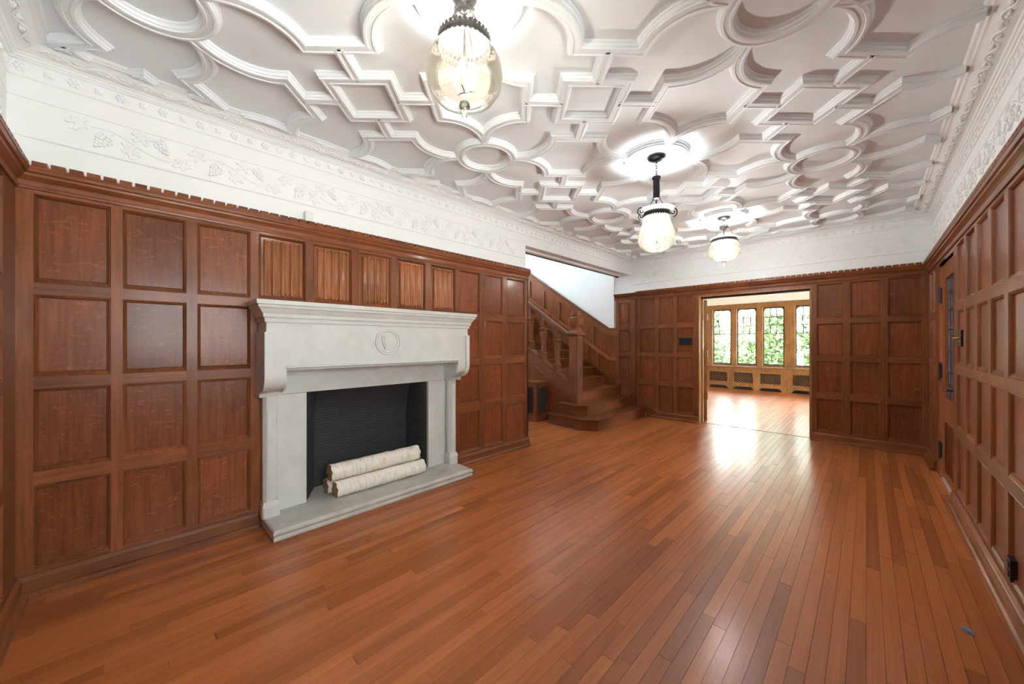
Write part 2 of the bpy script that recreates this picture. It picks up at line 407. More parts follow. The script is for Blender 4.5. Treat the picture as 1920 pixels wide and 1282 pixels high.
for p in planks[:300]:
    a, b, y0, y1, dz = p
    key = ('plank', round(b - a, 2))
    link('plank', shared(key, lambda: MB().box(-(round(b - a, 2)) / 2 + .0007, round(b - a, 2) / 2 - .0007, -.0283 + .0007, .0283 - .0007, -.018, 0), 'plank'), 'floor', floor, ((a + b) / 2, (y0 + y1) / 2, dz)) if abs(y1 - y0 - .0565) < 1e-4 else obj('plank', plank_box(MB(), p), 'floor', floor)
mbr = MB()
for p in planks[300:]: plank_box(mbr, p)
o = obj('planks', mbr, 'floor', floor); o['kind'] = 'stuff'
struct(obj('trim_threshold', MB().box(XB + .085, XB + .10, .56, 1.93, -.005, .0035), 'oak_y'))

# ------------------------------------------------------------------ panelling
ROT = {'left': 0.0, 'back': -PI / 2, 'right': PI, 'front': PI / 2}
def wpos(side, s, z, out=0.0):
    """s along the wall in world coordinate, out = distance into the room"""
    if side == 'left': return (s, YF - out, z)
    if side == 'back': return (XB - out, s, z)
    if side == 'right': return (s, YR + out, z)
    return (XL + out, s, z)
A_IN = (0, .003, .006, .010, .013, .017)
B_IN = (0, .004, .010, .016, .022, .028)
DEP = (0, .003, .001, .007, .005, .016)
def moulding_mb(w, h):
    L = []
    for a, b, d in zip(A_IN, B_IN, DEP):
        x = w / 2 - a
        L.append([(-x, d, -h / 2 + b), (x, d, -h / 2 + b), (x, d, h / 2 - a), (-x, d, h / 2 - a)])
    return MB().loops(L)
def panel_cell(wall, side, s0, s1, z0, z1, mat='oak_panel', inset=0.0):
    w, h = round(abs(s1 - s0), 3), round(z1 - z0, 3)
    c = wpos(side, (s0 + s1) / 2, (z0 + z1) / 2, -inset)
    p = link('panel', shared(('panel', w, h, mat), lambda: MB().box(-w / 2, w / 2, .016, .026, -h / 2, h / 2), 'panel'), mat, wall, c, ROT[side])
    link('panel_moulding', shared(('pm', w, h), lambda: moulding_mb(w, h), 'panel_moulding', True), 'oak_v', p)
    return p
def board(name, wall, side, s0, s1, z0, z1, mat, t=PT, out=0.0):
    w, h = round(abs(s1 - s0), 3), round(z1 - z0, 3)
    return link(name, shared((name, w, h, t, mat), lambda: MB().box(-w / 2, w / 2, 0, t, -h / 2, h / 2), name), mat, wall, wpos(side, (s0 + s1) / 2, (z0 + z1) / 2, out), ROT[side])
ZR = [(.085, .125), (.56, .63), (1.06, 1.12), (1.55, 1.61), (2.07, 2.11)]

def linenfold_mb(w, h, nf=4):
    """carved folds standing on a flat panel: rounded ridges with stepped ends"""
    mb = MB(); n = 88; x0 = -w / 2 + .034; x1 = w / 2 - .034
    def hz(t):
        q = (t * nf * 1.0) % 1.0
        a = .5 + .5 * math.cos(2 * PI * q); b = .5 + .5 * math.cos(4 * PI * q + .6)
        return .004 + .011 * a ** .8 + .004 * b
    def end(t):
        q = (t * nf) % 1.0; k = abs(q - .5) * 2
        return .010 if k > .62 else (.026 if k > .3 else .016)
    F = []; Bk = []
    cols = []
    for i in range(n + 1):
        t = i / n; x = x0 + (x1 - x0) * t; d = .016 - hz(t); e = end(t)
        zt = h / 2 - .022 - e; zb = -h / 2 + .022 + e
        cols.append([(x, .016, zt + .003), (x, d + .003, zt), (x, d, zt - .012), (x, d, zb + .012), (x, d + .003, zb), (x, .016, zb - .003)])
    mb.loops(cols, closed=False)
    mb.f.append(tuple(range(6))); mb.f.append(tuple(range(len(mb.v) - 1, len(mb.v) - 7, -1)))
    return mb
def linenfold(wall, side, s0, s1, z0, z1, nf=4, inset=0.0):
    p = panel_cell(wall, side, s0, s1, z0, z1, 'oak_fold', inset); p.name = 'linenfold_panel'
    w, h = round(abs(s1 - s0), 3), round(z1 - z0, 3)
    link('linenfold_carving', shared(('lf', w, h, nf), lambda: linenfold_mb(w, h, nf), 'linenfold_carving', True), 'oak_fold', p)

def grid(wall, side, cols, s_start, s_end, zskip=None, fold=()):
    """cols: list of (s0,s1) panel openings in order along the wall"""
    edges = [s_start] + [x for c in cols for x in c] + [s_end]
    for k in range(0, len(edges), 2):                      # stiles, full height
        a, b = edges[k], edges[k + 1]
        z0 = .085
        if zskip and zskip[0] < (a + b) / 2 < zskip[1]: z0 = 1.55
        if abs(b - a) > .004: board('stile', wall, side, a, b, z0, 2.11, 'oak_v')
    for i, (a, b) in enumerate(cols):
        skip = zskip and zskip[0] < (a + b) / 2 < zskip[1]
        for r, (z0, z1) in enumerate(ZR):
            if skip and r < 3: continue
            board('rail', wall, side, a, b, z0, z1, 'oak_h')
        for r, (z0, z1) in enumerate(ROWS):
            if skip and r < 3: continue
            if i in fold and r == 3: linenfold(wall, side, a, b, z0, z1, 4)
            else: panel_cell(wall, side, a, b, z0, z1)
FW = [(-.375, -.105), (-.059, .217), (.269, .551), (.598, .899), (.951, 1.25), (1.307, 1.602), (1.654, 1.958), (2.018, 2.317), (2.366, 2.654), (2.725, 3.01), (3.072, 3.404)]
grid(wall_left, 'left', FW, XL, 3.454, zskip=(.58, 2.33), fold=(3, 4, 5, 6, 7))
for a_, b_ in ((.598, .64), (2.245, 2.317)): board('stile', wall_left, 'left', a_, b_, .0, 1.55, 'oak_v')
board('end_board', wall_left, 'left', 3.44, 3.454, .0, 2.11, 'oak_v', t=.36)
grid(wall_back, 'back', [(2.939, 2.658), (2.592, 2.34), (2.287, 2.027)], 3.0, 1.95)
grid(wall_back, 'back', [(.483, .22), (.155, -.116), (-.175, -.45)], .544, YR)
board('head_board', wall_back, 'back', 1.95, .544, 2.03, 2.11, 'oak_h')
# right wall: runs from the leaded door to the front corner, and two narrow panels beyond the door
rcols = [(4.505, 4.215), (4.135, 3.845), (3.765, 3.475), (3.40, 3.115), (3.04, 2.75), (2.67, 2.38), (2.30, 2.01), (1.93, 1.64), (1.56, 1.27)]
grid(wall_right, 'right', rcols, DX0 - .06, NW1)
grid(wall_right, 'right', [(-.14, -.39)], NW0, XL)
for a_, b_ in ((1.19, .90), (.82, .53), (.45, .16)):
    for r_ in (0, 1): panel_cell(wall_right, 'right', a_, b_, *ROWS[r_]); board('rail', wall_right, 'right', a_, b_, *ZR[r_], 'oak_h')
for a_, b_ in ((NW1, 1.19), (.90, .82), (.53, .45), (.16, NW0)): board('stile', wall_right, 'right', a_, b_, .085, 1.06, 'oak_v')
board('rail', wall_right, 'right', NW1, NW0, 1.06, 1.12, 'oak_h'); board('rail', wall_right, 'right', NW1, NW0, 2.07, 2.11, 'oak_h')
nwin = struct(link('window_hall', None, None, None, (NW0, YR - .10, 0)))
for k in range(4): obj('mullion', MB().box(k * .4317, k * .4317 + .04, -.04, .04, 1.1, 2.07), 'oak_v', nwin)
for k in range(3):
    x_ = k * .4317 + .04
    obj('pane', MB().box(x_, x_ + .3917, -.003, .003, 1.1, 2.07), 'pane', nwin)
    for z_ in (1.1, 1.34, 1.58, 1.82, 2.055): obj('lead_came', MB().box(x_, x_ + .3917, -.006, .006, z_, z_ + .012), 'lead', nwin)
obj('sill', MB().box(0, NW1 - NW0, -.10, .11, 1.085, 1.11), 'oak_h', nwin)
grid(wall_right, 'right', [(6.22, 6.00), (5.94, 5.72)], XB, 5.63)
board('head_board', wall_right, 'right', 5.63, DX0 - .06, 2.045, 2.11, 'oak_h')
fcols = [(-.42, -.12), (-.05, .25), (.32, .62), (.69, .99), (1.06, 1.36), (1.43, 1.73), (1.80, 2.10), (2.17, 2.47), (2.54, 2.84)]
grid(wall_front, 'front', fcols, YR, YF)

# linenfold pilaster at the end of the stair opening
PX = .045
board('pilaster_board', wall_back, 'back', 3.385, 3.0, .16, 2.11, 'oak_v', t=.07, out=PX - .017)
for z0, z1 in ((.24, .535), (.62, 1.04), (1.105, 1.53), (1.61, 2.04)):
    w, h = .215, round(z1 - z0, 3)
    c = wpos('back', 3.21, (z0 + z1) / 2, PX)
    pp = link('linenfold_panel', shared(('pp', w, h), lambda: MB().box(-w / 2, w / 2, .012, .03, -h / 2, h / 2), 'panel'), 'oak_v', wall_back, c, ROT['back'])
    link('linenfold_carving', shared(('lf', w, h, 3), lambda: linenfold_mb(w, h, 3), 'linenfold_carving', True), 'oak_v', pp)
for a, b in ((3.385, 3.3175), (3.1025, 3.0)): board('pilaster_stile', wall_back, 'back', a, b, .16, 2.11, 'oak_v', t=.03, out=PX)
for z0, z1 in ((.16, .24), (.535, .62), (1.04, 1.105), (1.53, 1.61), (2.04, 2.11)): board('pilaster_rail', wall_back, 'back', 3.3175, 3.1025, z0, z1, 'oak_h', t=.03, out=PX)
# stair skirting returning down along the back wall
obj('stair_skirting', MB().prism_x([(2.985, .085), (2.985, .30), (2.955, .325), (2.60, .075), (2.60, .06), (2.985, .06)], XB - .022, XB), 'oak_y', wall_back)
obj('skirting_cap', MB().prism_x([(3.0, .335), (3.0, .36), (2.57, .065), (2.57, .04)], XB - .03, XB), 'oak_y', wall_back)

# panelling cornice (profile out, z) with crenellated blocks, and skirting
CORN = [(-.01, 2.085), (.010, 2.088), (.013, 2.10), (.006, 2.106), (.008, 2.128), (.016, 2.138), (.030, 2.152), (.032, 2.163), (.042, 2.168), (.047, 2.184), (.050, 2.187), (.050, 2.198), (-.03, 2.198)]
BASE = [(-.01, .108), (.008, .108), (.014, .098), (.018, .090), (.022, .086), (.024, .034), (.036, .030), (.045, .020), (.048, 0), (-.01, 0)]
def strip(name, prof, pts, mat):
    """pts: list of (x, y) wall line corners with inward normal (nx, ny) for offset"""
    L = []
    for (x, y, nx, ny) in pts: L.append([(x + nx * o, y + ny * o, z) for o, z in prof])
    mb = MB().loops(L, closed=True)
    n = len(prof); mb.f.append(tuple(range(n))); mb.f.append(tuple(range(len(mb.v) - 1, len(mb.v) - n - 1, -1)))
    return struct(obj(name, mb, mat, smooth=False))
tr = {}
tr['left'] = strip('trim_1', CORN, [(XL, YF, 1, -1), (3.454, YF, 0, -1)], 'oak_h')
tr['back'] = strip('trim_2', CORN, [(XB, 3.0, -1, 0), (XB, YR, -1, 1)], 'oak_y')
tr['right'] = strip('trim_3', CORN, [(XL, YR, 1, 1), (XB, YR, -1, 1)], 'oak_h')
tr['front'] = strip('trim_4', CORN, [(XL, YR, 1, 1), (XL, YF, 1, -1)], 'oak_y')
strip('trim_5', CORN, [(XB - PX, 3.40, -1, 0), (XB - PX, 2.99, -1, -1)], 'oak_y')
strip('baseboard_left', BASE, [(XL, YF, 1, -1), (.59, YF, 0, -1)], 'oak_h')
strip('baseboard_left_end', BASE, [(2.29, YF, 0, -1), (3.46, YF, 0, -1)], 'oak_h')
strip('baseboard_back', BASE, [(XB, 2.80, -1, 0), (XB, 1.95, -1, 0)], 'oak_y')
strip('baseboard_back_right', BASE, [(XB, .544, -1, 0), (XB, YR, -1, 1)], 'oak_y')
strip('baseboard_right', BASE, [(XL, YR, 1, 1), (DX0 - .06, YR, 0, 1)], 'oak_h')
strip('baseboard_right_end', BASE, [(5.63, YR, 0, 1), (XB, YR, -1, 1)], 'oak_h')
strip('baseboard_front', BASE, [(XL, YR, 1, 1), (XL, YF, 1, -1)], 'oak_y')
def crenel():
    return MB().prism_x([(-.050, 0), (-.050, .012), (-.044, .026), (.02, .026), (.02, 0)], -.0245, .0245)
def crenels(side, a, b, par):
    n = int(abs(b - a) / .0605); st = (b - a) / n
    for i in range(n):
        link('crenel_block', shared('crenel', crenel, 'crenel_block'), 'oak_h', par, wpos(side, a + (i + .5) * st, 2.197), ROT[side])
crenels('left', XL + .05, 3.454, tr['left']); crenels('back', 3.0, YR + .05, tr['back'])
crenels('right', XB - .05, XL + .05, tr['right']); crenels('front', 2.0, YF - .05, tr['front'])

# ------------------------------------------------------------------ plaster frieze and crown
def rect_loops(prof, x0, x1, y0, y1):
    L = [[(x0 + o, y0 + o, z), (x1 - o, y0 + o, z), (x1 - o, y1 - o, z), (x0 + o, y1 - o, z)] for o, z in prof]
    return MB().loops(L)
RX0, RX1, RY0, RY1 = XL - WP, XB + WP, YR - WP, YF + WP
CROWN = [(0, 2.748), (.010, 2.750), (.014, 2.757), (.022, 2.760), (.026, 2.768), (.034, 2.771), (.040, 2.777),
         (.062, 2.782), (.095, 2.795), (.115, 2.808), (.120, 2.810), (.130, 2.811), (.137, 2.817), (.150, 2.820), (.160, 2.831)]
crown = struct(obj('trim_crown', rect_loops(CROWN, RX0, RX1, RY0, RY1), 'plaster'))
bead1 = struct(obj('trim_frieze_upper', rect_loops([(0, 2.664), (.006, 2.666), (.008, 2.672), (.006, 2.678), (0, 2.680)], RX0, RX1, RY0, RY1), 'plaster'))
def bead(name, z, side, a, b, r=.008):
    mb = MB()
    L = []
    for s in (a, b): L.append([wpos(side, s, z + dz, -WP + o) for o, dz in ((0, -r), (r * .8, -r * .6), (r, 0), (r * .8, r * .6), (0, r))])
    mb.loops(L, closed=False); return obj(name, mb, 'plaster', {'left': wall_left, 'back': wall_back, 'right': wall_right, 'front': wall_front}[side])
for side, a, b in (('left', RX0, 3.44), ('back', RY1, RY0), ('right', RX0, RX1), ('front', RY0, RY1)):
    bead('frieze_bead', 2.368, side, a, b, .009); bead('frieze_bead', 2.565, side, a, b, .005)

def rosette_mb():
    mb = MB()
    for k in range(6):
        a = 2 * PI * k / 6; cx, cz = .016 * math.cos(a), .016 * math.sin(a)
        L = []
        for r, h in ((.0115, 0), (.0105, .005), (.007, .009), (.002, .011)):
            L.append([(cx + r * math.cos(t * PI / 4), -h, cz + r * math.sin(t * PI / 4)) for t in range(8)])
        mb.loops(L, False, True)
    L = [[(r * math.cos(t * PI / 4), -h, r * math.sin(t * PI / 4)) for t in range(8)] for r, h in ((.010, .004), (.008, .012), (.003, .015))]
    return mb.loops(L, False, True)
def diamond_mb():
    return MB().loops([[(-.017, 0, -.017), (.017, 0, -.017), (.017, 0, .017), (-.017, 0, .017)], [(-.012, -.008, -.012), (.012, -.008, -.012), (.012, -.008, .012), (-.012, -.008, .012)], [(0, -.013, 0)] * 4], False, False)
def bunch_mb(seed=1):
    """grapes heaped in a drop shape, apex down to the right"""
    r = random.Random(seed); mb = MB()
    for row in range(6):
        cnt = (3, 4, 4, 3, 2, 1)[row]
        for k in range(cnt):
            x = (k - (cnt - 1) / 2) * .0165 + r.uniform(-.002, .002); z = .036 - row * .0145 + r.uniform(-.002, .002)
            R = .0098; lift = .006 + .010 * (1 - abs(k - (cnt - 1) / 2) / 2.2)
            L = []
            for a in (0, .45, .9, 1.3):
                rr = R * math.cos(a); L.append([(x + rr * math.cos(t * PI / 3), -lift - R * math.sin(a) * .8 + (lift if a == 0 else 0), z + rr * math.sin(t * PI / 3)) for t in range(6)])
            mb.loops(L, False, True)
    return mb
def leaf_relief_mb():
    """five-lobed vine leaf with raised edge and mid rib"""
    mb = MB(); n = 40; R = []
    for i in range(n):
        a = 2 * PI * i / n
        R.append(.030 + .014 * math.cos(5 * a + PI) * (1 if math.cos(a - PI / 2) > -.8 else .3) + .004 * math.cos(15 * a))
    L = []
    for k, h in ((1.0, 0), (.98, .007), (.8, .011), (.45, .006), (.1, .010)):
        L.append([(R[i] * k * math.cos(2 * PI * i / n) * 1.15, -h, R[i] * k * math.sin(2 * PI * i / n)) for i in range(n)])
    mb.loops(L, False, True)
    mb.tube([(0, -.008, .03), (0, -.012, 0), (0, -.008, -.036)], .0028, 6)
    return mb
P = .50
def stem_mb():
    pts = [(P * (t / 22 - .5), -.006, .046 * math.sin(2 * PI * t / 22)) for t in range(23)]
    mb = MB().tube(pts, .0062, 6)
    for sx, sg in ((-.10, 1), (.15, -1)):
        c = [(sx + sg * .03 * math.cos(a) * (1 - a / 9), -.005, sg * .045 - sg * .028 * math.sin(a) * (1 - a / 9)) for a in [i * .45 for i in range(14)]]
        mb.tube(c, [.0042 - .0002 * i for i in range(14)], 6)
    return mb
WALLS = {'left': wall_left, 'back': wall_back, 'right': wall_right, 'front': wall_front}
def vine(side, a, b):
    W = WALLS[side]; n = max(1, int(abs(b - a) / P)); sg = 1 if b > a else -1
    loc_x = {'left': 1, 'back': -1, 'right': -1, 'front': 1}[side]
    flip = sg * loc_x
    off = (abs(b - a) - n * P) / 2
    zc = 2.468
    for i in range(n):
        c = a + sg * (off + (i + .5) * P)
        def pt(dx, dz): return wpos(side, c + loc_x * dx, zc + dz, -WP)
        link('vine_stem', shared('stem', stem_mb, 'vine_stem', True), 'plaster', W, pt(0, 0), ROT[side]).scale = (1, .6, 1)
        for dx, dz, rz, sd in ((-.13, -.028, .6, 1), (.12, .030, -.5, 2)):
            g = link('grape_bunch', shared(('bunch', sd), lambda: bunch_mb(sd), 'grape_bunch', True), 'plaster', W, pt(dx, dz), ROT[side])
            g.rotation_euler = (0, rz, ROT[side]); g.scale = (1.1, .65, 1.1)
        for dx, dz, rz in ((-.02, -.040, .9), (.21, -.045, -.5), (-.215, .045, 2.4), (.03, .052, 3.0)):
            g = link('vine_leaf', shared('vleaf', leaf_relief_mb, 'vine_leaf', True), 'plaster', W, pt(dx, dz), ROT[side])
            g.rotation_euler = (0, rz, ROT[side]); g.scale = (1.1, .65, 1.1)
vine('left', RX0 + .02, 3.42); vine('back', 3.08, YR); vine('right', XB, 1.2); vine('front', 1.9, YF)
def rosettes(side, a, b, par):
    n = int(abs(b - a) / .088); st = (b - a) / n
    for i in range(n):
        c = wpos(side, a + (i + .5) * st, 2.716, -WP)
        if i % 2: link('square_boss', shared('diamond', diamond_mb, 'square_boss'), 'plaster', par, c, ROT[side])
        else: link('rosette', shared('rosette', rosette_mb, 'rosette', True), 'plaster', par, c, ROT[side])
rosettes('left', RX0, RX1, wall_left); rosettes('back', RY1, RY0, wall_back); rosettes('right', RX1, 1.2, wall_right); rosettes('front', 1.9, RY1, wall_front)
# running leaf carved on the sloping crown
def crown_leaf_mb():
    mb = MB(); p = .17
    pts = [(p * (t / 12 - .5), -.006, .016 * math.sin(2 * PI * t / 12)) for t in range(13)]
    mb.tube(pts, .0042, 5)
    for cx, cz, sg in ((-.042, -.010, 1), (.042, .010, -1)):
        for k in range(5):
            a = PI / 2 * sg + (k - 2) * .62
            q = [(cx + math.cos(a) * r * 1.3, -.004 - .006 * math.sin(r / .022 * PI), cz + math.sin(a) * r * .9) for r in (.002, .009, .016, .022)]
            mb.tube(q, [.002, .0055, .005, .0015], 5)
        for k in range(4):
            mb.lathe([(.0055, 0), (.004, .004), (.0015, .0055)], 6, (0, 0, 0)) if False else None
    return mb
def crown_leaves(side, a, b):
    n = int(abs(b - a) / .17); st = (b - a) / n
    for i in range(n):
        g = link('crown_leaf', shared('cleaf', crown_leaf_mb, 'crown_leaf', True), 'plaster', crown, wpos(side, a + (i + .5) * st, 2.7915, -WP + .078), ROT[side])
        g.rotation_euler = (math.radians(64), 0, ROT[side])
crown_leaves('left', XL + .08, XB - .08); crown_leaves('back', YF - .08, YR + .08); crown_leaves('right', XB - .08, .9); crown_leaves('front', 1.9, YF - .08)

# ------------------------------------------------------------------ ceiling strapwork
RIB = [(-0.0432, -0.0017), (-0.0432, 0.0085), (-0.0357, 0.0136), (-0.0329, 0.0255), (-0.0273, 0.0289), (-0.0254, 0.0374), (-0.0132, 0.0391), (-0.0103, 0.0348), (0.0103, 0.0348), (0.0132, 0.0391), (0.0254, 0.0374), (0.0273, 0.0289), (0.0329, 0.0255), (0.0357, 0.0136), (0.0432, 0.0085), (0.0432, -0.0017)]
LX, LY, SP = 2.965, 1.245, .980
q2 = math.sqrt(.5)
def rot45(p, c): return (c[0] + (p[0] + p[1]) * q2, c[1] + (p[0] - p[1]) * q2)
CX0, CX1, CY0, CY1 = RX0 + .145, RX1 - .145, RY0 + .145, RY1 - .145
def clipped(mb):
    me = mb.mesh('rib', True)
    xs = [v[0] for v in mb.v]; ys = [v[1] for v in mb.v]
    if max(xs) < CX0 or min(xs) > CX1 or max(ys) < CY0 or min(ys) > CY1: bpy.data.meshes.remove(me); return None
    if min(xs) < CX0 or max(xs) > CX1 or min(ys) < CY0 or max(ys) > CY1:
        bm = bmesh.new(); bm.from_mesh(me)
        for co, no in (((CX0, 0, 0), (-1, 0, 0)), ((CX1, 0, 0), (1, 0, 0)), ((0, CY0, 0), (0, -1, 0)), ((0, CY1, 0), (0, 1, 0))):
            bmesh.ops.bisect_plane(bm, geom=bm.verts[:] + bm.edges[:] + bm.faces[:], plane_co=co, plane_no=no, clear_outer=True)
        n = len(bm.faces); bm.to_mesh(me); bm.free()
        if not n: bpy.data.meshes.remove(me); return None
    return me
def strap(name, paths, closed, prof=RIB):
    mb = MB()
    for k_, p in enumerate(paths): mb.sweep(p, [(o_, d_ - .0007 * k_ if d_ > 0 else d_) for o_, d_ in prof], closed, CEIL, -1)
    me = clipped(mb)
    if me: link(name, me, 'ceiling', ceiling)
RING, RHO, SQ = .215, .285, .178
HD = SP * math.sqrt(2)
def lobe(c, axis):                                  # two straps of one cushion running from ring to ring
    out = []
    for sg in (1, -1):
        pts = []
        for i in range(11):
            a = PI / 2 * i / 10
            pts.append((RING + .02 + RHO * math.sin(a), sg * (RHO - RHO * math.cos(a))))
        full = pts + [(HD - x, y) for x, y in reversed(pts)]
        if axis: full = [(y, x) for x, y in full]
        out.append([rot45(p, c) for p in full])
    return out
for i in range(-5, 6):
    for j in range(-3, 4):
        c = (LX + i * SP, LY + j * SP)
        if (i + j) % 2 == 0:
            strap('ring_moulding', [[(c[0] + RING * math.cos(2 * PI * k / 40), c[1] + RING * math.sin(2 * PI * k / 40)) for k in range(40)]], True)
            strap('cusped_moulding', lobe(c, 0), False)
            strap('cusped_moulding', lobe(c, 1), False)
        else:
            strap('square_moulding', [[rot45(p, c) for p in ((-SQ, -SQ), (SQ, -SQ), (SQ, SQ), (-SQ, SQ))]], True)
            e = HD / 2 - RHO
            for p0, p1 in (((SQ, 0), (e, 0)), ((-SQ, 0), (-e, 0)), ((0, SQ), (0, e)), ((0, -SQ), (0, -e))):
                strap('rib_moulding', [[rot45(p0, c), rot45(p1, c)]], False)

# ------------------------------------------------------------------ back wall opening, doors
jm = struct(obj('trim_opening', MB().box(XB - .004, GX0 + .025, 1.935, 1.952, 0, 2.05).box(XB - .004, GX0 + .025, .533, .549, 0, 2.05).box(XB - .004, GX0 + .025, .549, 1.935, 2.028, 2.052), 'oak_gold'))
obj('door_stop', MB().box(XB + .10, XB + .135, 1.915, 1.935, 0, 2.028).box(XB + .10, XB + .135, .549, .566, 0, 2.028), 'oak_gold', jm)
obj('head_track', MB().box(XB + .09, XB + .15, .55, 1.935, 2.008, 2.028), 'iron', jm)
d1 = struct(link('door_1', None, None, None, (GX0 + .02, 1.90, 0), math.radians(24)))
obj('leaf', MB().box(.04, .80, -.022, .022, .012, 2.0), 'oak_gold', d1)
for z0, z1 in ((.15, .62), (.74, 1.25), (1.37, 1.88)): obj('door_panel', MB().box(.14, .70, -.028, .028, z0, z1), 'oak_gold', d1)
for z in (.42, 1.12, 1.72): obj('hinge', MB().box(.015, .05, -.030, -.02, z - .05, z + .05).lathe([(.008, -.055), (.008, .055)], 8, (.018, -.024, z)), 'brass', d1)

# leaded glass door in the right wall
d2 = struct(link('door_2', None, None, None, (DX0, YR - .02, 0)))
W2 = DX1 - DX0
obj('leaf', MB().box(.02, .10, -.045, 0, .012, 2.045).box(W2 - .20, W2 - .02, -.045, 0, .012, 2.045).box(.10, W2 - .20, -.045, 0, 1.90, 2.045).box(.10, W2 - .20, -.045, 0, .56, .78), 'oak_v', d2)
for k in range(5):
    a = .10 + (W2 - .30) * k / 4
    if k < 4: obj('door_panel', MB().box(a, a + (W2 - .30) / 4, -.035, -.018, .10, .56), 'oak_panel', d2)
    obj('muntin', MB().box(a - .014, a + .014, -.045, 0, .10, .56), 'oak_v', d2)
obj('bottom_rail', MB().box(.10, W2 - .20, -.045, 0, .012, .10), 'oak_h', d2)
gl = obj('leaded_glass', MB().box(.10, W2 - .20, -.027, -.022, .78, 1.90), 'door_glass', d2)
mb = MB()
for k in range(1, 4): x = .10 + (W2 - .30) * k / 4; mb.box(x - .004, x + .004, -.031, -.018, .78, 1.90)
for z in (.90, 1.02, 1.22, 1.42, 1.60, 1.76): mb.box(.10, W2 - .20, -.031, -.018, z - .004, z + .004)
obj('lead_came', mb, 'lead', gl)
for z in (.25, 1.02, 1.76):
    obj('hinge', MB().box(W2 - .02, W2 + .035, -.012, .012, z - .07, z + .07).lathe([(.011, -.085), (.011, .085)], 8, (W2 - .005, .012, z)), 'iron', d2)
obj('lever_handle', MB().box(.035, .065, 0, .010, .80, .98).tube([(.05, 0, .90), (.05, .05, .90), (.06, .058, .90), (.16, .058, .895)], .009, 8), 'iron', d2)
struct(obj('trim_door', MB().box(DX1 - .005, 5.63, YR - .03, YR, 0, 2.05).box(DX0 - .06, DX0 + .012, YR - .03, YR - .002, 0, 2.05).box(DX0, DX1, YR - .03, YR, 2.045, 2.07), 'oak_v'))

# ------------------------------------------------------------------ fireplace
fx = 1.443
fp = thing('fireplace', 'pale limestone fireplace with moulded mantel shelf and carved medallion', 'fireplace', (fx, YF, 0))
hw = .848
def ring3(prof, hw, yf, yb):                        # profile around three sides; local coords, y negative to the room
    L = [[(-hw - o, yb, z), (-hw - o, yf - o, z), (hw + o, yf - o, z), (hw + o, yb, z)] for o, z in prof]
    return L
SH = [(0, 1.435), (.010, 1.437), (.014, 1.462), (.022, 1.470), (.024, 1.492), (.030, 1.500), (.046, 1.526), (.054, 1.533), (.056, 1.548), (.064, 1.552), (.066, 1.580)]
obj('mantel_shelf', MB().loops(ring3(SH, hw, -.235, .0), True, True), 'stone', fp)
obj('hood', MB().box(-hw, hw, -.235, .0, 1.14, 1.436), 'stone', fp)
obj('hood_moulding', MB().prism_x([(-.235, 1.14), (-.243, 1.136), (-.243, 1.126), (-.232, 1.120), (-.226, 1.108), (-.20, 1.106), (-.20, 1.14)], -hw + .11, hw - .11), 'stone', fp)
cp = [(.0, 1.375), (-.234, 1.375), (-.2362, 1.372), (-.2362, 1.08)]
for k in range(1, 9):
    a = PI / 2 * k / 8; cp.append((-.2362 + .105 * (1 - math.cos(a)), 1.08 - .115 * math.sin(a)))
cp += [(-.115, .962), (-.100, .950), (-.096, .925), (0, .925)]
inner = [(y + (.012 if y < -.1 else 0), z + (.012 if z < 1.0 else -.016 if z > 1.3 else 0)) for y, z in cp]
for sg in (-1, 1):
    x0, x1 = (-hw - .003, -hw + .118) if sg < 0 else (hw - .118, hw + .003)
    cb = obj('corbel', MB().prism_x(cp, x0, x1), 'stone', fp)
    xi = x1 if sg < 0 else x0
    xo = -hw if sg < 0 else hw
    obj('corbel_edge', MB().prism_x([(y * 1.045 - .002, (z - .006) if z > 1.2 else z - .004) for y, z in cp], xo - (.013 if sg < 0 else .030), xo + (.030 if sg < 0 else .013)), 'stone', cb)
    obj('corbel_bead', MB().prism_x([(y * .90 - .014, z * .985 + .008) for y, z in cp[3:14]] + [(y * .78 - .012, z * .985 + .02) for y, z in reversed(cp[3:14])], xi - .006, xi + .006), 'stone', cb)
    a0, a1 = (-hw + .016, -hw + .106) if sg < 0 else (hw - .106, hw - .016)
    jb = obj('jamb', MB().cbox(a0, a1, -.078, .0, .17, .95, .018).cbox(a0 - .008, a1 + .008, -.09, .0, .075, .15, .01).loops([[(a0 - .008, -.09, .15), (a1 + .008, -.09, .15), (a1 + .008, 0, .15), (a0 - .008, 0, .15)], [(a0, -.078, .185), (a1, -.078, .185), (a1, 0, .185), (a0, 0, .185)]]), 'stone', fp)
    obj('jamb_bead', MB().box((a0 + a1) / 2 - .020, (a0 + a1) / 2 + .020, -.084, -.07, .21, .88), 'stone', jb)
OPX0, OPX1 = .905 - fx, 1.99 - fx
for x0, x1 in ((-hw + .10, OPX0), (OPX1, hw - .10)): obj('surround_slab', MB().box(x0, x1, .0, .05, .075, .918), 'stone', fp)
obj('surround_lintel', MB().box(-hw + .10, hw - .10, .001, .05, .921, 1.16), 'stone', fp)
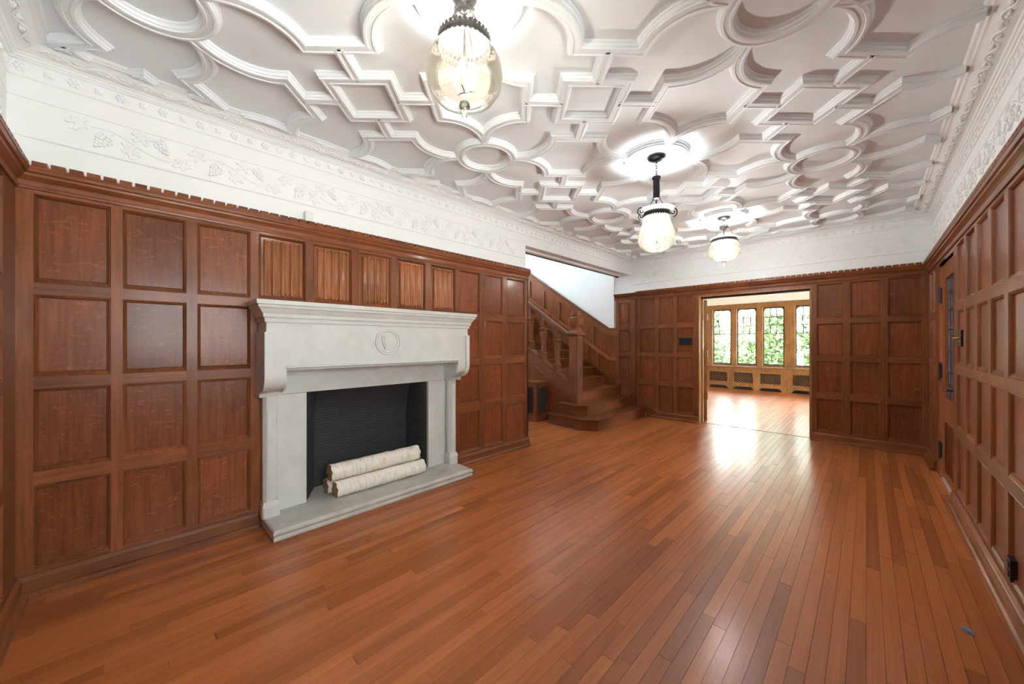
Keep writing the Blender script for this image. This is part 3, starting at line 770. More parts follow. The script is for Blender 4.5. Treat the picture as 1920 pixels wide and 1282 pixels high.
# medallion
md = obj('medallion', MB().loops([[(.006 + r * math.cos(2 * PI * i / 40), -.235 - h, 1.307 + r * math.sin(2 * PI * i / 40)) for i in range(40)] for r, h in ((.112, -.001), (.110, .007), (.104, .009), (.100, .003), (.094, .003), (.090, .007), (.085, .007), (.081, .002))], False, True), 'stone', fp, smooth=True)
sh = [(-.052, .050), (-.02, .058), (.03, .056), (.052, .036), (.052, -.005), (.040, -.035), (.022, -.062), (-.030, -.064), (-.048, -.02), (-.058, .015)]
obj('shield', MB().prism_y([(.006 + x, 1.307 + z) for x, z in sh], -.250, -.234), 'stone', md)
obj('shield_face', MB().prism_y([(.006 + x * .72, 1.309 + z * .74) for x, z in sh], -.256, -.24), 'stone', md)
# hearth with a double bead edge
HE = [(-.02, 0), (-.004, .004), (0, .016), (-.003, .030), (-.008, .034), (-.004, .040), (.003, .052), (0, .066), (-.008, .074), (-.016, .076)]
he = obj('hearth', MB().loops(ring3(HE, .83, -.335, .30), True, True), 'hearth', fp, smooth=False)
obj('hearth_stain', MB().lathe([(.075, .0765), (.073, .0772), (.066, .0772), (.064, .0765)], 36, (.70, -.10, 0), cap=False), 'hearth', he)
# firebox
bx0, bx1, by = 1.045 - fx, 1.905 - fx, .275
fb = MB()
prof = [(OPX0, .03), (OPX0 + .02, .05)] + [(OPX0 + .02 + (bx0 - OPX0 - .02) * t, .05 + (by - .05) * t) for t in (.5, .8, 1)] + [(bx1 + (OPX1 - .02 - bx1) * t, by - (by - .05) * t) for t in (0, .2, .5, 1)] + [(OPX1, .03)]
L = []
for z in (.076, .55, .75, .85, .92, .96):
    k = 0 if z < .6 else ((z - .6) / .36) ** 2 * .5
    L.append([(x, y - (y - .03) * k, z) for x, y in prof])
fb.loops(L, closed=False)
fb.add([(OPX0, .03, .93), (OPX1, .03, .93), (OPX1, .3, .93), (OPX0, .3, .93)], [(0, 1, 2, 3)])
obj('firebox', fb, 'firebrick', fp, smooth=True)

# birch logs
def log_thing(label, x0, x1, y, z, r, seed):
    rr = random.Random(seed); t = thing('birch_log', label, 'log', ((x0 + x1) / 2, y, z - r), group='birch logs in the fireplace')
    n = 26; m = 16; L = []; half = (x1 - x0) / 2
    wob = [(rr.uniform(-.003, .003), rr.uniform(-.003, .003), 1 + rr.uniform(-.025, .025)) for _ in range(m + 1)]
    lump = [1 + .02 * math.sin(3 * 2 * PI * i / n + seed) + .012 * math.sin(5 * 2 * PI * i / n) for i in range(n)]
    for k in range(m + 1):
        a, b, s = wob[k]
        L.append([(-half + 2 * half * k / m + .004 * math.sin(i * 1.7), a + r * s * lump[i] * math.cos(2 * PI * i / n), r + b + r * s * lump[i] * math.sin(2 * PI * i / n)) for i in range(n)])
    obj('bark', MB().loops(L), 'birch', t, smooth=True)
    for l, nm in ((L[0], 'cut_end'), (L[-1], 'cut_end')):
        c = (sum(p[0] for p in l) / n, sum(p[1] for p in l) / n, sum(p[2] for p in l) / n)
        mb = MB(); mb.loops([l, [(c[0] + (p[0] - c[0]) * .5, c[1] + (p[1] - c[1]) * .5, c[2] + (p[2] - c[2]) * .5) for p in l]], False, True); obj(nm, mb, 'cut', t)
    for q in range(9):                              # curls of peeling bark
        x = rr.uniform(-half * .9, half * .9); a = rr.uniform(-2.4, .9)
        py, pz = math.cos(a) * r, r + math.sin(a) * r; s = rr.uniform(.006, .014)
        obj('bark_curl', MB().tube([(x, py * .98, r + (pz - r) * .98), (x + s * .3, py * 1.06, r + (pz - r) * 1.08), (x + s, py * 1.12, r + (pz - r) * 1.10 - .003)], [.003, .0025, .0008], 5), 'birch', t)
    return t
log_thing('lower front birch log lying on the stone hearth', 1.085, 1.875, 3.003, .0765 + .0635, .061, 3)
log_thing('birch log behind the others, only its cut end showing at left', 1.06, 1.84, 3.133, .0765 + .0615, .059, 5)
log_thing('topmost birch log resting on the two lower logs', 1.065, 1.85, 3.066, .0765 + .184, .067, 8)

# ------------------------------------------------------------------ pendant lamps
def spiked_ring(mb, r, z0, z1, n, spike, down=False, t=.004, zt=0.0):
    m = n * 2
    mb.loops([[(rr * math.cos(2 * PI * i / m), rr * math.sin(2 * PI * i / m), z) for i in range(m)] for rr, z in ((r - t, z0), (r, z0), (r + .002, (z0 + z1) / 2), (r, z1), (r - t, z1), (r - t, z0))])
    for i in range(n):
        a = 2 * PI * i / n; w = PI / n * .85
        for sg in ((1, -1) if down else (1,)):
            zb = z1 if sg > 0 else z0; h = spike * sg * (1 if sg > 0 else .5)
            P3 = []
            for rr in (r - t, r):
                P3 += [(rr * math.cos(a - w * .6), rr * math.sin(a - w * .6), zb), (rr * math.cos(a - w), rr * math.sin(a - w), zb + h * .45), (rr * math.cos(a), rr * math.sin(a), zb + h), (rr * math.cos(a + w), rr * math.sin(a + w), zb + h * .45), (rr * math.cos(a + w * .6), rr * math.sin(a + w * .6), zb)]
            mb.add(P3, [(0, 1, 2, 3, 4), (9, 8, 7, 6, 5)] + [(k, (k + 1) % 5, 5 + (k + 1) % 5, 5 + k) for k in range(5)])
    return mb
def chain(root, z0, z1, mat, x=0, y=0, r=.010):
    n = max(1, int(round((z1 - z0) / (r * 2.5)))); st = (z1 - z0) / n
    for i in range(n):
        zc = z0 + (i + .5) * st; h = st * .66
        pts = []
        for k in range(12):
            a = 2 * PI * k / 12; u = r * .62 * math.cos(a); w = h * math.sin(a)
            pts.append((x + u, y, zc + w) if i % 2 else (x, y + u, zc + w))
        obj('chain_link', MB().tube(pts, r * .20, 6, True), mat, root)
def scroll(x0, y0, z0, ang, size):
    pts = []
    for k in range(22):
        a = -PI / 2 + k * .42; r = size * (1 - k / 26)
        u = size * .9 + r * math.cos(a) * .9; w = r * math.sin(a)
        pts.append((x0 + u * math.cos(ang), y0 + u * math.sin(ang), z0 + w + size))
    return MB().tube(pts, size * .10 + .0012, 6)
def pendant(label, x, y, glass_prof, neck, crown_z, canopy_r, mat_canopy, tube=None, scrolls=(), knob=True, power=1.0, bulb_z=0, white_rim=None):
    root = thing('pendant_lamp', label, 'lamp', (x, y, CEIL), group='etched glass lanterns hanging from the ceiling')
    obj('canopy', MB().lathe([(canopy_r, 0), (canopy_r, -.008), (canopy_r * .85, -.022), (canopy_r * .4, -.034), (.010, -.038), (.008, -.052)], 28), mat_canopy, root, smooth=True)
    zr, rr_ = neck
    topz = glass_prof[0][1]
    gp = glass_prof
    gl = obj('glass_globe', MB().lathe(gp, 40, cap=False), 'globe', root, smooth=True)
    if white_rim: obj('glass_rim', MB().lathe(white_rim, 40, cap=False), 'clear_glass' if white_rim[0][0] < 0 else 'white_glass', gl, smooth=True)
    zb = gp[-1][1]
    if knob: obj('glass_finial', MB().lathe([(.022, zb + .012), (.024, zb - .006), (.014, zb - .022), (.009, zb - .034), (.011, zb - .046), (.004, zb - .056)], 16), 'clear_glass', gl, smooth=True)
    obj('collar', spiked_ring(MB(), rr_ + .004, zr - .016, zr + .012, 34, .017, True), 'pewter' if not tube else 'iron', root)
    mt = 'pewter' if not tube else 'iron'
    if tube:
        chain(root, tube[0], -.050, mt)
        obj('drop_tube', MB().lathe([(.030, tube[0]), (.034, tube[0] - .004), (.034, tube[0] - .016), (.026, tube[0] - .022), (.026, tube[1]), (.034, tube[1] - .004), (.02, tube[1] - .012)], 24), mt, root, smooth=True)
        hz = tube[1]
    else:
        chain(root, crown_z + .012, -.050, mt)
        obj('crown_ring', spiked_ring(MB(), .046, crown_z - .012, crown_z + .012, 14, .018, True).tube([(-.046, 0, crown_z), (.046, 0, crown_z)], .004, 6).tube([(0, -.046, crown_z), (0, .046, crown_z)], .004, 6), mt, root)
        hz = crown_z
    for k in range(3):
        a = 2 * PI * k / 3 + .5
        r0 = .026 if tube else .046
        obj('suspension_rod', MB().tube([(r0 * math.cos(a), r0 * math.sin(a), hz - .004), ((r0 + rr_) / 2 * math.cos(a), (r0 + rr_) / 2 * math.sin(a), (hz + zr) / 2), ((rr_ + .006) * math.cos(a), (rr_ + .006) * math.sin(a), zr)], .0032, 6), mt, root)
    for a, s in scrolls:
        obj('scroll', scroll((rr_ + .004) * math.cos(a), (rr_ + .004) * math.sin(a), zr - .012, a, s), mt, root)
    # cluster of three candle bulbs on a stem
    obj('stem', MB().tube([(0, 0, hz), (0, 0, bulb_z - .075)], .005, 8), mt, root)
    obj('bulb_arms', MB().tube([(-.034, -.02, bulb_z - .07), (0, 0, bulb_z - .085), (.034, -.02, bulb_z - .07)], .004, 6).tube([(0, 0, bulb_z - .085), (0, .038, bulb_z - .07)], .004, 6), mt, root)
    for bx, by in ((-.034, -.02), (.034, -.02), (0, .038)):
        cs = obj('candle_sleeve', MB().lathe([(.009, bulb_z - .075), (.009, bulb_z - .03)], 12, (bx, by, 0)), 'candle', root, smooth=True)
        obj('bulb', MB().lathe([(.007, bulb_z - .03), (.014, bulb_z - .012), (.013, bulb_z + .006), (.004, bulb_z + .03)], 12, (bx, by, 0)), 'bulb', cs, smooth=True)
    ld = bpy.data.lights.new('lamp_light', 'POINT'); ld.energy = LAMP_W * power; ld.color = (.95, .975, 1.0); ld.shadow_soft_size = .022
    lo = link('lamp_light', ld, None, root, (0, 0, bulb_z + .045))
    return root
M['white_glass'] = glass_mix('milk_glass_rim', (1, 1, 1), .2, trans=.8, tcol=(.95, .95, .94), rough=.1)
pendant('nearest pendant lamp, round etched glass jar with spiked pewter collar', 1.010, 1.277,
        [(.132, -.172), (.118, -.190), (.110, -.212), (.116, -.228), (.142, -.262), (.162, -.305), (.169, -.350), (.160, -.400), (.130, -.443), (.082, -.471), (.03, -.483), (.0, -.485)], (-.212, .112), -.085, .055, 'pewter', power=.34, bulb_z=-.34)
pendant('middle pendant lamp, pear-shaped glass on a black tube with scrolls', 2.985, 1.245,
        [(.112, -.462), (.100, -.485), (.104, -.520), (.122, -.575), (.140, -.630), (.146, -.675), (.136, -.720), (.105, -.757), (.055, -.780), (.0, -.788)], (-.478, .100), -.2, .072, 'black', tube=(-.165, -.345),
        scrolls=((-.75, .042), (.45, .030), (2.5, .036), (1.6, .028)), knob=False, power=1.25, bulb_z=-.63, white_rim=[(.105, -.462), (.135, -.440), (.138, -.434), (.10, -.425)])
pendant('farthest pendant lamp, wide flattened glass bowl with pointed drop', 5.0, 1.255,
        [(.150, -.268), (.138, -.285), (.134, -.300), (.160, -.340), (.186, -.390), (.190, -.420), (.170, -.470), (.120, -.512), (.055, -.535), (.0, -.540)], (-.285, .136), -.130, .072, 'pewter',
        scrolls=((-.78, .022),), power=1.4, bulb_z=-.42, white_rim=[(.140, -.272), (.150, -.262), (.152, -.255), (.13, -.25)])

# ------------------------------------------------------------------ staircase
st = thing('staircase', 'oak staircase with carved square newel post rising behind the fireplace wall', 'staircase', (5.6, 2.82, 0))
SX, SY = 5.6, 2.82
RISE, RUN = .165, .258
def lp(poly): return [(x - SX, y - SY) for x, y in poly]
def inset(poly, d):
    n = len(poly); out = []
    for i in range(n):
        p0, p1, p2 = Vector(poly[i - 1]), Vector(poly[i]), Vector(poly[(i + 1) % n])
        a = (p1 - p0).normalized(); b = (p2 - p1).normalized(); na = Vector((-a.y, a.x)); nb = Vector((-b.y, b.x)); m = (na + nb).normalized()
        out.append(tuple(p1 + m * d / max(.4, m.dot(na))))
    return out
def step(poly, z0, z1):
    r = obj('riser', MB().prism(lp(inset(poly, .024)), z0, z1 - .028), 'stair', st)
    n = obj('tread', MB().prism(lp(poly), z1 - .028, z1), 'stair', st)
step([(4.60, 3.70), (4.55, 3.02), (4.68, 2.80), (XB - .002, 2.80), (XB - .002, 3.2), (5.2, 3.2), (5.2, 3.70)], 0, RISE)
step([(4.72, 3.60), (4.68, 3.23), (4.80, 3.055), (XB - PX - .012, 3.055), (XB - PX - .012, 3.46), (5.2, 3.46), (5.2, 3.60)], RISE, 2 * RISE)
Y3 = 3.315
for k in range(14):
    y = Y3 + k * RUN; z = (k + 2) * RISE
    r = obj('riser', MB().box(4.93 - SX, XB - PX - .012 - SX if y < 3.4 else XB - .02 - SX, y + .022 - SY, y + .04 - SY, z, z + RISE - .028), 'stair', st)
    obj('tread', MB().box(4.93 - SX, (XB - PX - .012 if y < 3.4 else XB - .02) - SX, y - SY, y + RUN + .03 - SY, z + RISE - .028, z + RISE), 'stair', st)
# closed string with capping, spandrel panelling underneath
sl = RISE / RUN
def zs(y, z0): return z0 + (y - 3.44) * sl
yA, yB = 3.44, 6.6
obj('string', MB().prism_x([(yA - SY, .34), (yA - SY, zs(yA, .615)), (yB - SY, zs(yB, .615)), (yB - SY, zs(yB, .20))], 4.875 - SX, 4.925 - SX), 'oak_y', st)
obj('string_cap', MB().prism_x([(yA - SY, zs(yA, .605)), (yA - SY, zs(yA, .635)), (yB - SY, zs(yB, .635)), (yB - SY, zs(yB, .605))], 4.855 - SX, 4.985 - SX), 'stair', st)
obj('string_bead', MB().prism_x([(yA - SY, zs(yA, .40)), (yA - SY, zs(yA, .43)), (yB - SY, zs(yB, .43)), (yB - SY, zs(yB, .40))], 4.862 - SX, 4.88 - SX), 'oak_y', st)
obj('spandrel', MB().prism_x([(3.45 - SY, 0), (3.45 - SY, zs(3.45, .42)), (yB - SY, zs(yB, .42)), (yB - SY, 0)], 4.89 - SX, 4.915 - SX), 'oak_panel', st)
# handrail
def rz(y): return 1.40 + (y - 3.5) * .665
hp = [(-.035, -.05), (-.035, -.02), (-.045, .0), (-.045, .03), (-.03, .05), (.03, .05), (.045, .03), (.045, 0), (.035, -.02), (.035, -.05)]
obj('handrail', MB().loops([[(4.94 + a - SX, y - SY, rz(y) + b) for a, b in hp] for y in (3.44, 6.6)], True, True), 'oak_y', st)
# flat shaped balusters
def baluster(y):
    z0 = zs(y, .63); z1 = rz(y) - .045; h = z1 - z0
    prof = [(0, .050), (.16, .050), (.17, .038), (.20, .036), (.30, .030), (.50, .034), (.60, .046), (.66, .050), (.68, .036), (.72, .052), (.76, .052), (.78, .038), (.84, .046), (1.0, .046)]
    L = []
    for t, w in prof:
        z = z0 + h * t; d = w * .95
        L.append([(4.94 - w - SX, y - d - SY, z), (4.94 + w - SX, y - d - SY, z), (4.94 + w - SX, y + d - SY, z), (4.94 - w - SX, y + d - SY, z)])
    L[0] = [(x, yy, z0 + (yy + SY - y) * sl) for x, yy, z in L[0]]
    obj('baluster', MB().loops(L, True, True), 'stair', st)
for k in range(8): baluster(3.745 + .298 * k)
# newel post
nx, ny, nh = 4.935, 3.365, .080
nw = obj('newel_post', MB().cbox(nx - nh - SX, nx + nh - SX, ny - nh - SY, ny + nh - SY, 2 * RISE, 1.40, .006), 'oak_v', st)
def sq_lathe(prof, chamfer=.25):
    L = []
    for r, z in prof:
        c = r * chamfer
        L.append([(nx - r + c - SX, ny - r - SY, z), (nx + r - c - SX, ny - r - SY, z), (nx + r - SX, ny - r + c - SY, z), (nx + r - SX, ny + r - c - SY, z), (nx + r - c - SX, ny + r - SY, z), (nx - r + c - SX, ny + r - SY, z), (nx - r - SX, ny + r - c - SY, z), (nx - r - SX, ny - r + c - SY, z)])
    return MB().loops(L, True, True)
obj('newel_cap', sq_lathe([(.085, 1.40), (.108, 1.415), (.112, 1.445), (.098, 1.462), (.085, 1.478), (.066, 1.50), (.062, 1.54)], .08), 'oak_v', nw)
obj('newel_finial', sq_lathe([(.050, 1.54), (.060, 1.555), (.088, 1.60), (.094, 1.645), (.092, 1.69), (.070, 1.712), (.062, 1.725), (.072, 1.735), (.074, 1.757), (.058, 1.765), (.060, 1.79), (.05, 1.80)], .3), 'oak_v', nw)
# carved guilloche down the lit face
pts1 = []
for k in range(13):
    zc = .52 + k * .068
    L = [[(nx + r * math.cos(2 * PI * i / 12) * .9 - SX, ny - nh - h - SY, zc + r * 1.15 * math.sin(2 * PI * i / 12)) for i in range(12)] for r, h in ((.034, -.001), (.032, .006), (.024, .006), (.020, .0), (.011, .001), (.006, .006), (.001, .007))]
    obj('carved_boss', MB().loops(L, False, True), 'oak_v', nw)
for x in (nx - nh + .012, nx + nh - .022): obj('carved_edge', MB().box(x - SX, x + .010 - SX, ny - nh - .005 - SY, ny - nh - SY, .45, 1.39), 'oak_v', nw)

# raking wainscot on the stair wall
ws = bpy.data.objects['wall_stair']
WX = XB - .0
def rk(y): return 1.575 + max(0, y - 3.53) * .647
ye = 7.4
def rake(name, off0, off1, t, mat='oak_y'):
    obj(name, MB().prism_x([(3.37, rk(3.37) + off0), (3.53, rk(3.53) + off0), (ye, rk(ye) + off0), (ye, rk(ye) + off1), (3.53, rk(3.53) + off1), (3.37, rk(3.37) + off1)], WX - t, WX + .002), mat, ws)
rake('wainscot_back', -1.7, -.02, .010, 'oak_panel')
rake('wainscot_cap', -.035, .0, .050); rake('wainscot_cap_bead', -.065, -.03, .034)
rake('wainscot_rail', -.17, -.06, .036, 'oak_fold'); rake('wainscot_rail', -.62, -.545, .036, 'oak_fold')  # lighter oak puts the grazing light into the colour of the rails
rake('wainscot_skirting', -1.30, -.955, .040)
rake('wainscot_bead', -.965, -.94, .05)
k = 0; y = 3.42
for k in range(9):
    y = 3.86 + k * .42
    obj('wainscot_stile', MB().prism_x([(y, rk(y) - .55), (y, rk(y) - .1), (y + .055, rk(y + .055) - .1), (y + .055, rk(y + .055) - .55)], WX - .034, WX), 'oak_v', ws)
    for q in (0, .21):
        yy = y - .105 + q
        obj('wainscot_stile', MB().prism_x([(yy, rk(yy) - 1.0), (yy, rk(yy) - .58), (yy + .05, rk(yy + .05) - .58), (yy + .05, rk(yy + .05) - 1.0)], WX - .034, WX), 'oak_v', ws)

# lintel soffit of the stair opening: recessed track, rod and bracket
sf = struct(obj('trim_soffit', MB().box(3.44, XB - .02, YF + .17, YF + .205, 2.515, 2.546).box(3.44, XB - .02, YF + WP, YF + .05, 2.532, 2.546), 'white_paint'))
cr = thing('curtain_rail', 'slim dark curtain rail under the white lintel over the stairs', 'rail', (3.46, YF + .24, 2.54))
obj('rod', MB().tube([(.0, 0, -.03), (2.75, 0, -.03)], .008, 8), 'iron', cr)
obj('rail_bracket', MB().prism_y([(-.02, .004), (.10, .004), (.10, -.03), (.07, -.06), (.0, -.075), (-.02, -.075)], -.03, .03), 'black', cr)
obj('rail_plate', MB().box(.10, .22, -.02, .02, -.03, -.02), 'black', cr)
obj('end_bracket', MB().box(2.72, 2.76, -.02, .02, -.04, .004), 'iron', cr)

# grilled radiator cabinet beside the stairs
cbt = thing('radiator_cabinet', 'low oak radiator cabinet with pierced iron grilles beside the stairs', 'cabinet', (4.55, 3.88, 0))
CW, CD, CHT = .30, .85, .65
obj('body', MB().box(.0, CW, 0, .045, .06, .62).box(0, .02, .045, CD, .06, .62).box(.02, CW, CD - .02, CD, .06, .62), 'black', cbt)
obj('top', MB().box(-.03, CW, -.03, CD, .62, .648), 'oak_y', cbt)
obj('plinth', MB().box(-.012, CW, -.012, CD, 0, .075), 'oak_y', cbt)
for a, b in ((0, .055), (CW - .05, CW)): obj('stile', MB().box(a, b, -.01, .01, .075, .62), 'oak_v', cbt)
for a, b in ((-.01, .06), (.40, .46), (.79, .85)): obj('side_stile', MB().box(-.01, .01, a, b, .075, .62), 'oak_v', cbt)
for z0, z1 in ((.075, .13), (.56, .62)):
    obj('rail', MB().box(.055, CW - .05, -.01, .01, z0, z1), 'oak_h', cbt); obj('side_rail', MB().box(-.01, .01, .06, .79, z0, z1), 'oak_y', cbt)
mb = MB()
for i in range(5):
    for j in range(10):
        cx_, cz_ = .075 + i * .043, .15 + j * .043
        mb.tube([(cx_ + .02 * math.cos(2 * PI * k / 8), -.004, cz_ + .02 * math.sin(2 * PI * k / 8)) for k in range(8)], .0035, 4, True)
obj('grille', mb, 'pewter', cbt)
mb = MB()
for i in range(17):
    for j in range(10):
        cy_, cz_ = .08 + i * .043, .15 + j * .043
        mb.tube([(-.004, cy_ + .02 * math.cos(2 * PI * k / 8), cz_ + .02 * math.sin(2 * PI * k / 8)) for k in range(8)], .0035, 4, True)
obj('side_grille', mb, 'iron', cbt)

# ------------------------------------------------------------------ garden room windows, bench cover
GXW = GX1
wins = []
y = 3.26
pitch = .617
starts = [3.26 + .26 + 2 * .617 + .455, 3.26 + .26 + .617 + .455 - .0, 3.26 + .26 + .455, 3.26, 2.643, 2.026, 1.326, .709, .092, -.608]
starts = [3.26 + .715, 3.26, 2.643, 2.026, 1.326, .709]
WW, WZ0, WZT, WZ1 = .455, .70, 1.54, 2.235
wallg = MB()
wallg.box(GXW, GXW + .2, GY0 - .1, GY1 + .1, -.1, .64).box(GXW, GXW + .2, GY0 - .1, GY1 + .1, 2.372, GZ + .1)
ys = sorted([(s - WW, s) for s in starts])
struct(obj('wall_garden', wallg.box(GXW, GXW + .2, GY0 - .1, ys[0][0], .64, 2.372).box(GXW, GXW + .2, ys[-1][1], GY1 + .1, .64, 2.372), 'cream'))
fr_ = MB()
for k in range(len(ys) - 1): fr_.box(GXW - .012, GXW + .12, ys[k][1], ys[k + 1][0], .64, 2.372)
fr_.box(GXW - .012, GXW + .12, ys[0][0], ys[-1][1], 2.235, 2.372).box(GXW - .012, GXW + .12, ys[0][0], ys[-1][1], .64, .70)
mull = struct(link('trim_window_wall', None))
for k in range(len(ys) - 1): obj('mullion', MB().cbox(GXW - .015, GXW + .12, ys[k][1], ys[k + 1][0], .64, 2.372, .02), 'oak_gold', mull)
obj('window_head', MB().box(GXW - .012, GXW + .12, ys[0][0] - .1, ys[-1][1] + .1, 2.25, 2.372).box(GXW - .03, GXW, ys[0][0] - .1, ys[-1][1] + .1, 2.34, 2.385), 'oak_gold', mull)
obj('window_foot', MB().box(GXW - .005, GXW + .12, ys[0][0] - .1, ys[-1][1] + .1, .64, .685), 'oak_gold', mull)
crest = False
for wi, s1 in enumerate(starts):
    s0 = s1 - WW
    w = struct(link('window_%d' % (wi + 1), None, None, None, (GXW + .05, (s0 + s1) / 2, 0)))
    hwid = WW / 2
    obj('casement_frame', MB().box(-.015, .015, -hwid, -hwid + .018, .685, 2.25).box(-.015, .015, hwid - .018, hwid, .685, 2.25).box(-.015, .015, -hwid, hwid, .685, .712).box(-.015, .015, -hwid, hwid, 2.225, 2.25), 'steel', w)
    obj('transom', MB().box(-.015, .015, -hwid + .018, hwid - .018, WZT - .010, WZT + .010), 'steel', w)
    obj('pane', MB().box(-.002, .002, -hwid + .018, hwid - .018, .712, WZT - .01), 'pane', w)
    # rounded corner wood spandrels at the top
    for sg in (-1, 1):
        e = hwid - .018
        obj('corner_spandrel', MB().prism_x([(sg * e, 2.225), (sg * (e - .07), 2.225), (sg * (e - .045), 2.218), (sg * (e - .02), 2.195), (sg * (e - .006), 2.165), (sg * e, 2.14)], -.012, .012), 'oak_gold', w)
    gx = [-hwid + .018, -.072, .072, hwid - .018]; gz = [WZT + .01, 1.765, 1.985, 2.225]
    for a in range(3):
        for b in range(3):
            off = .022 if b == 1 else 0
            y0_ = gx[a] - (off if 0 < a < 3 else 0) * (1 if a == 1 else -1); y1_ = gx[a + 1] + (off if a + 1 < 3 else 0) * (1 if a + 1 == 2 else -1)
            pn = obj('leaded_pane', MB().box(-.002, .002, y0_ + .003, y1_ - .003, gz[b] + .003, gz[b + 1] - .003), 'pane', w)
            obj('lead_came', MB().box(-.005, .005, y1_ - .0075, y1_ + .0075, gz[b], gz[b + 1]).box(-.005, .005, y0_, y1_, gz[b + 1] - .0075, gz[b + 1] + .0075) if a < 2 else MB().box(-.005, .005, y0_, y1_, gz[b + 1] - .0075, gz[b + 1] + .0075), 'lead', pn)
    if wi in (2, 4):
        cz_ = 1.90; mb = MB()
        sh_ = [(-.085, .10), (-.085, -.02), (-.06, -.085), (0, -.125), (.06, -.085), (.085, -.02), (.085, .10)]
        mb.tube([(0, a, cz_ + b) for a, b in sh_], .0085, 5)
        for a in (-.05, 0, .05): mb.tube([(0, a, cz_ + .03), (0, a, cz_ + .12)], .007, 5)
        mb.tube([(0, -.085, cz_ + .03), (0, .085, cz_ + .03)], .0045, 5).tube([(0, -.07, cz_ - .07), (0, 0, cz_ + .0), (0, .07, cz_ - .07)], .006, 5).tube([(0, -.035, cz_ - .10), (0, 0, cz_ - .055), (0, .035, cz_ - .10)], .006, 5)
        obj('lead_crest', mb, 'lead', w)
# sill and radiator bench
bc = thing('radiator_bench', 'golden oak radiator cover with lattice grilles under the garden windows', 'radiator cover', (GXW - .2, 2.0, 0))
obj('sill', MB().box(-.045, .20, GY0 + .02 - 2, GY1 - .02 - 2, .605, .635), 'white_sill' if 'white_sill' in M else 'oak_gold', bc)
cells = [(3.345 + i * .615 if i else 3.345, 2.885 + i * .615) for i in range(-0, 1)]
cw = [(s1 + .075, s1 + .075 - .455 - .0) for s1 in starts]
edges = []
for s1 in starts: edges.append((s1 + .03, s1 - .415))
prev = GY1 - .02
for k, (a, b) in enumerate(edges):
    a -= 2; b -= 2
    obj('grille_back', MB().box(.03, .04, b, a, .20, .47), 'black', bc)
    fm = obj('grille_frame', MB().box(-.006, .012, b - .02, a + .02, .47, .50).box(-.006, .012, b - .02, a + .02, .17, .20).box(-.006, .012, b - .02, b, .20, .47).box(-.006, .012, a, a + .02, .20, .47), 'oak_gold', bc)
    mb = MB(); w_, h_ = a - b, .27; n = 6
    def clipseg(y0, z0, y1, z1):
        t0, t1 = 0.0, 1.0
        for p, q in ((-(y1 - y0), y0 - b), (y1 - y0, a - y0), (-(z1 - z0), z0 - .20), (z1 - z0, .47 - z0)):
            if abs(p) < 1e-9: continue
            r_ = q / p
            if p < 0: t0 = max(t0, r_)
            else: t1 = min(t1, r_)
        if t0 >= t1: return
        mb.tube([(.004, y0 + (y1 - y0) * t0, z0 + (z1 - z0) * t0), (.004, y0 + (y1 - y0) * t1, z0 + (z1 - z0) * t1)], .0038, 5)
    for i in range(-5, n + 5):
        yy = b + i * w_ / n
        clipseg(yy, .20, yy + h_ * 1.25, .47); clipseg(yy, .47, yy + h_ * 1.25, .20)
    obj('lattice', mb, 'oak_gold', fm)
bb = MB().box(0, .02, GY0 + .02 - 2, GY1 - .02 - 2, .50, .605)
obj('top_rail', bb, 'oak_gold', bc)
allc = sorted([(b - 2 - .02, a - 2 + .02) for a, b in edges])
yy = GY0 + .02 - 2
for (a, b) in allc + [(GY1 - .02 - 2, None)]:
    if a - yy > .005:
        obj('bench_stile', MB().box(0, .02, yy, a, .0, .50), 'oak_gold', bc)
    if b is not None:
        obj('bottom_rail', MB().prism_x([(a, .17), (a, .03), (a + .03, .05), (a + .05, .085), (b - .05, .085), (b - .03, .05), (b, .03), (b, .17)], 0, .02), 'oak_gold', bc)
        yy = b
obj('dark_back', MB().box(.06, .19, GY0 + .03 - 2, GY1 - .03 - 2, .0, .60), 'black', bc)

# ------------------------------------------------------------------ small things
ms = thing('motion_sensor', 'small white motion sensor standing on the panelling cornice', 'sensor', (.915, YF - .018, 2.223))
obj('housing', MB().loops([[(-.027 + i, -.02 + i * .8, z), (.027 - i, -.02 + i * .8, z), (.027 - i, .022, z), (-.027 + i, .022, z)] for z, i in ((0, .002), (.006, 0), (.068, 0), (.078, .004), (.082, .012))], True, True), 'white_plastic', ms)
obj('lens', MB().prism_y([(-.018, .02), (.018, .02), (.018, .045), (-.018, .045)], -.026, -.018), 'white_paint', ms)
kp = thing('wall_plate', 'black rectangular control plate on the panel left of the doorway', 'wall plate', (XB, 2.15, 1.265))
obj('plate', MB().loops([[(-o, -.098 + i, .0 + i), (-o, .098 - i, .0 + i), (-o, .098 - i, .112 - i), (-o, -.098 + i, .112 - i)] for o, i in ((-.014, 0), (.010, 0), (.014, .005))], False, True), 'black', kp)
obj('display', MB().box(-.0155, -.013, -.07, .07, .03, .085), 'black', kp)
sw = thing('light_switch', 'dark bronze switch plate with brass toggles beside the leaded door', 'light switch', (4.36, YR, 1.27))
obj('plate', MB().box(-.075, .075, -.016, .004, 0, .125), 'iron', sw)
for x in (-.035, .035): obj('toggle', MB().lathe([(.010, 0), (.012, .012), (.008, .03)], 10).box(0, 0, 0, 0, 0, 0), 'brass', sw, (x, .004, .062)).rotation_euler = (-PI / 2, 0, 0)
ot = thing('wall_outlet', 'black outlet plate low on the right wall panelling', 'outlet', (3.0, YR, .115))
obj('plate', MB().box(-.035, .035, -.016, .006, .02, .125), 'black', ot)
for z in (.05, .095): obj('socket', MB().box(-.017, .017, .004, .009, z - .014, z + .014), 'iron', ot)
bf = MB(); rr = random.Random(2)
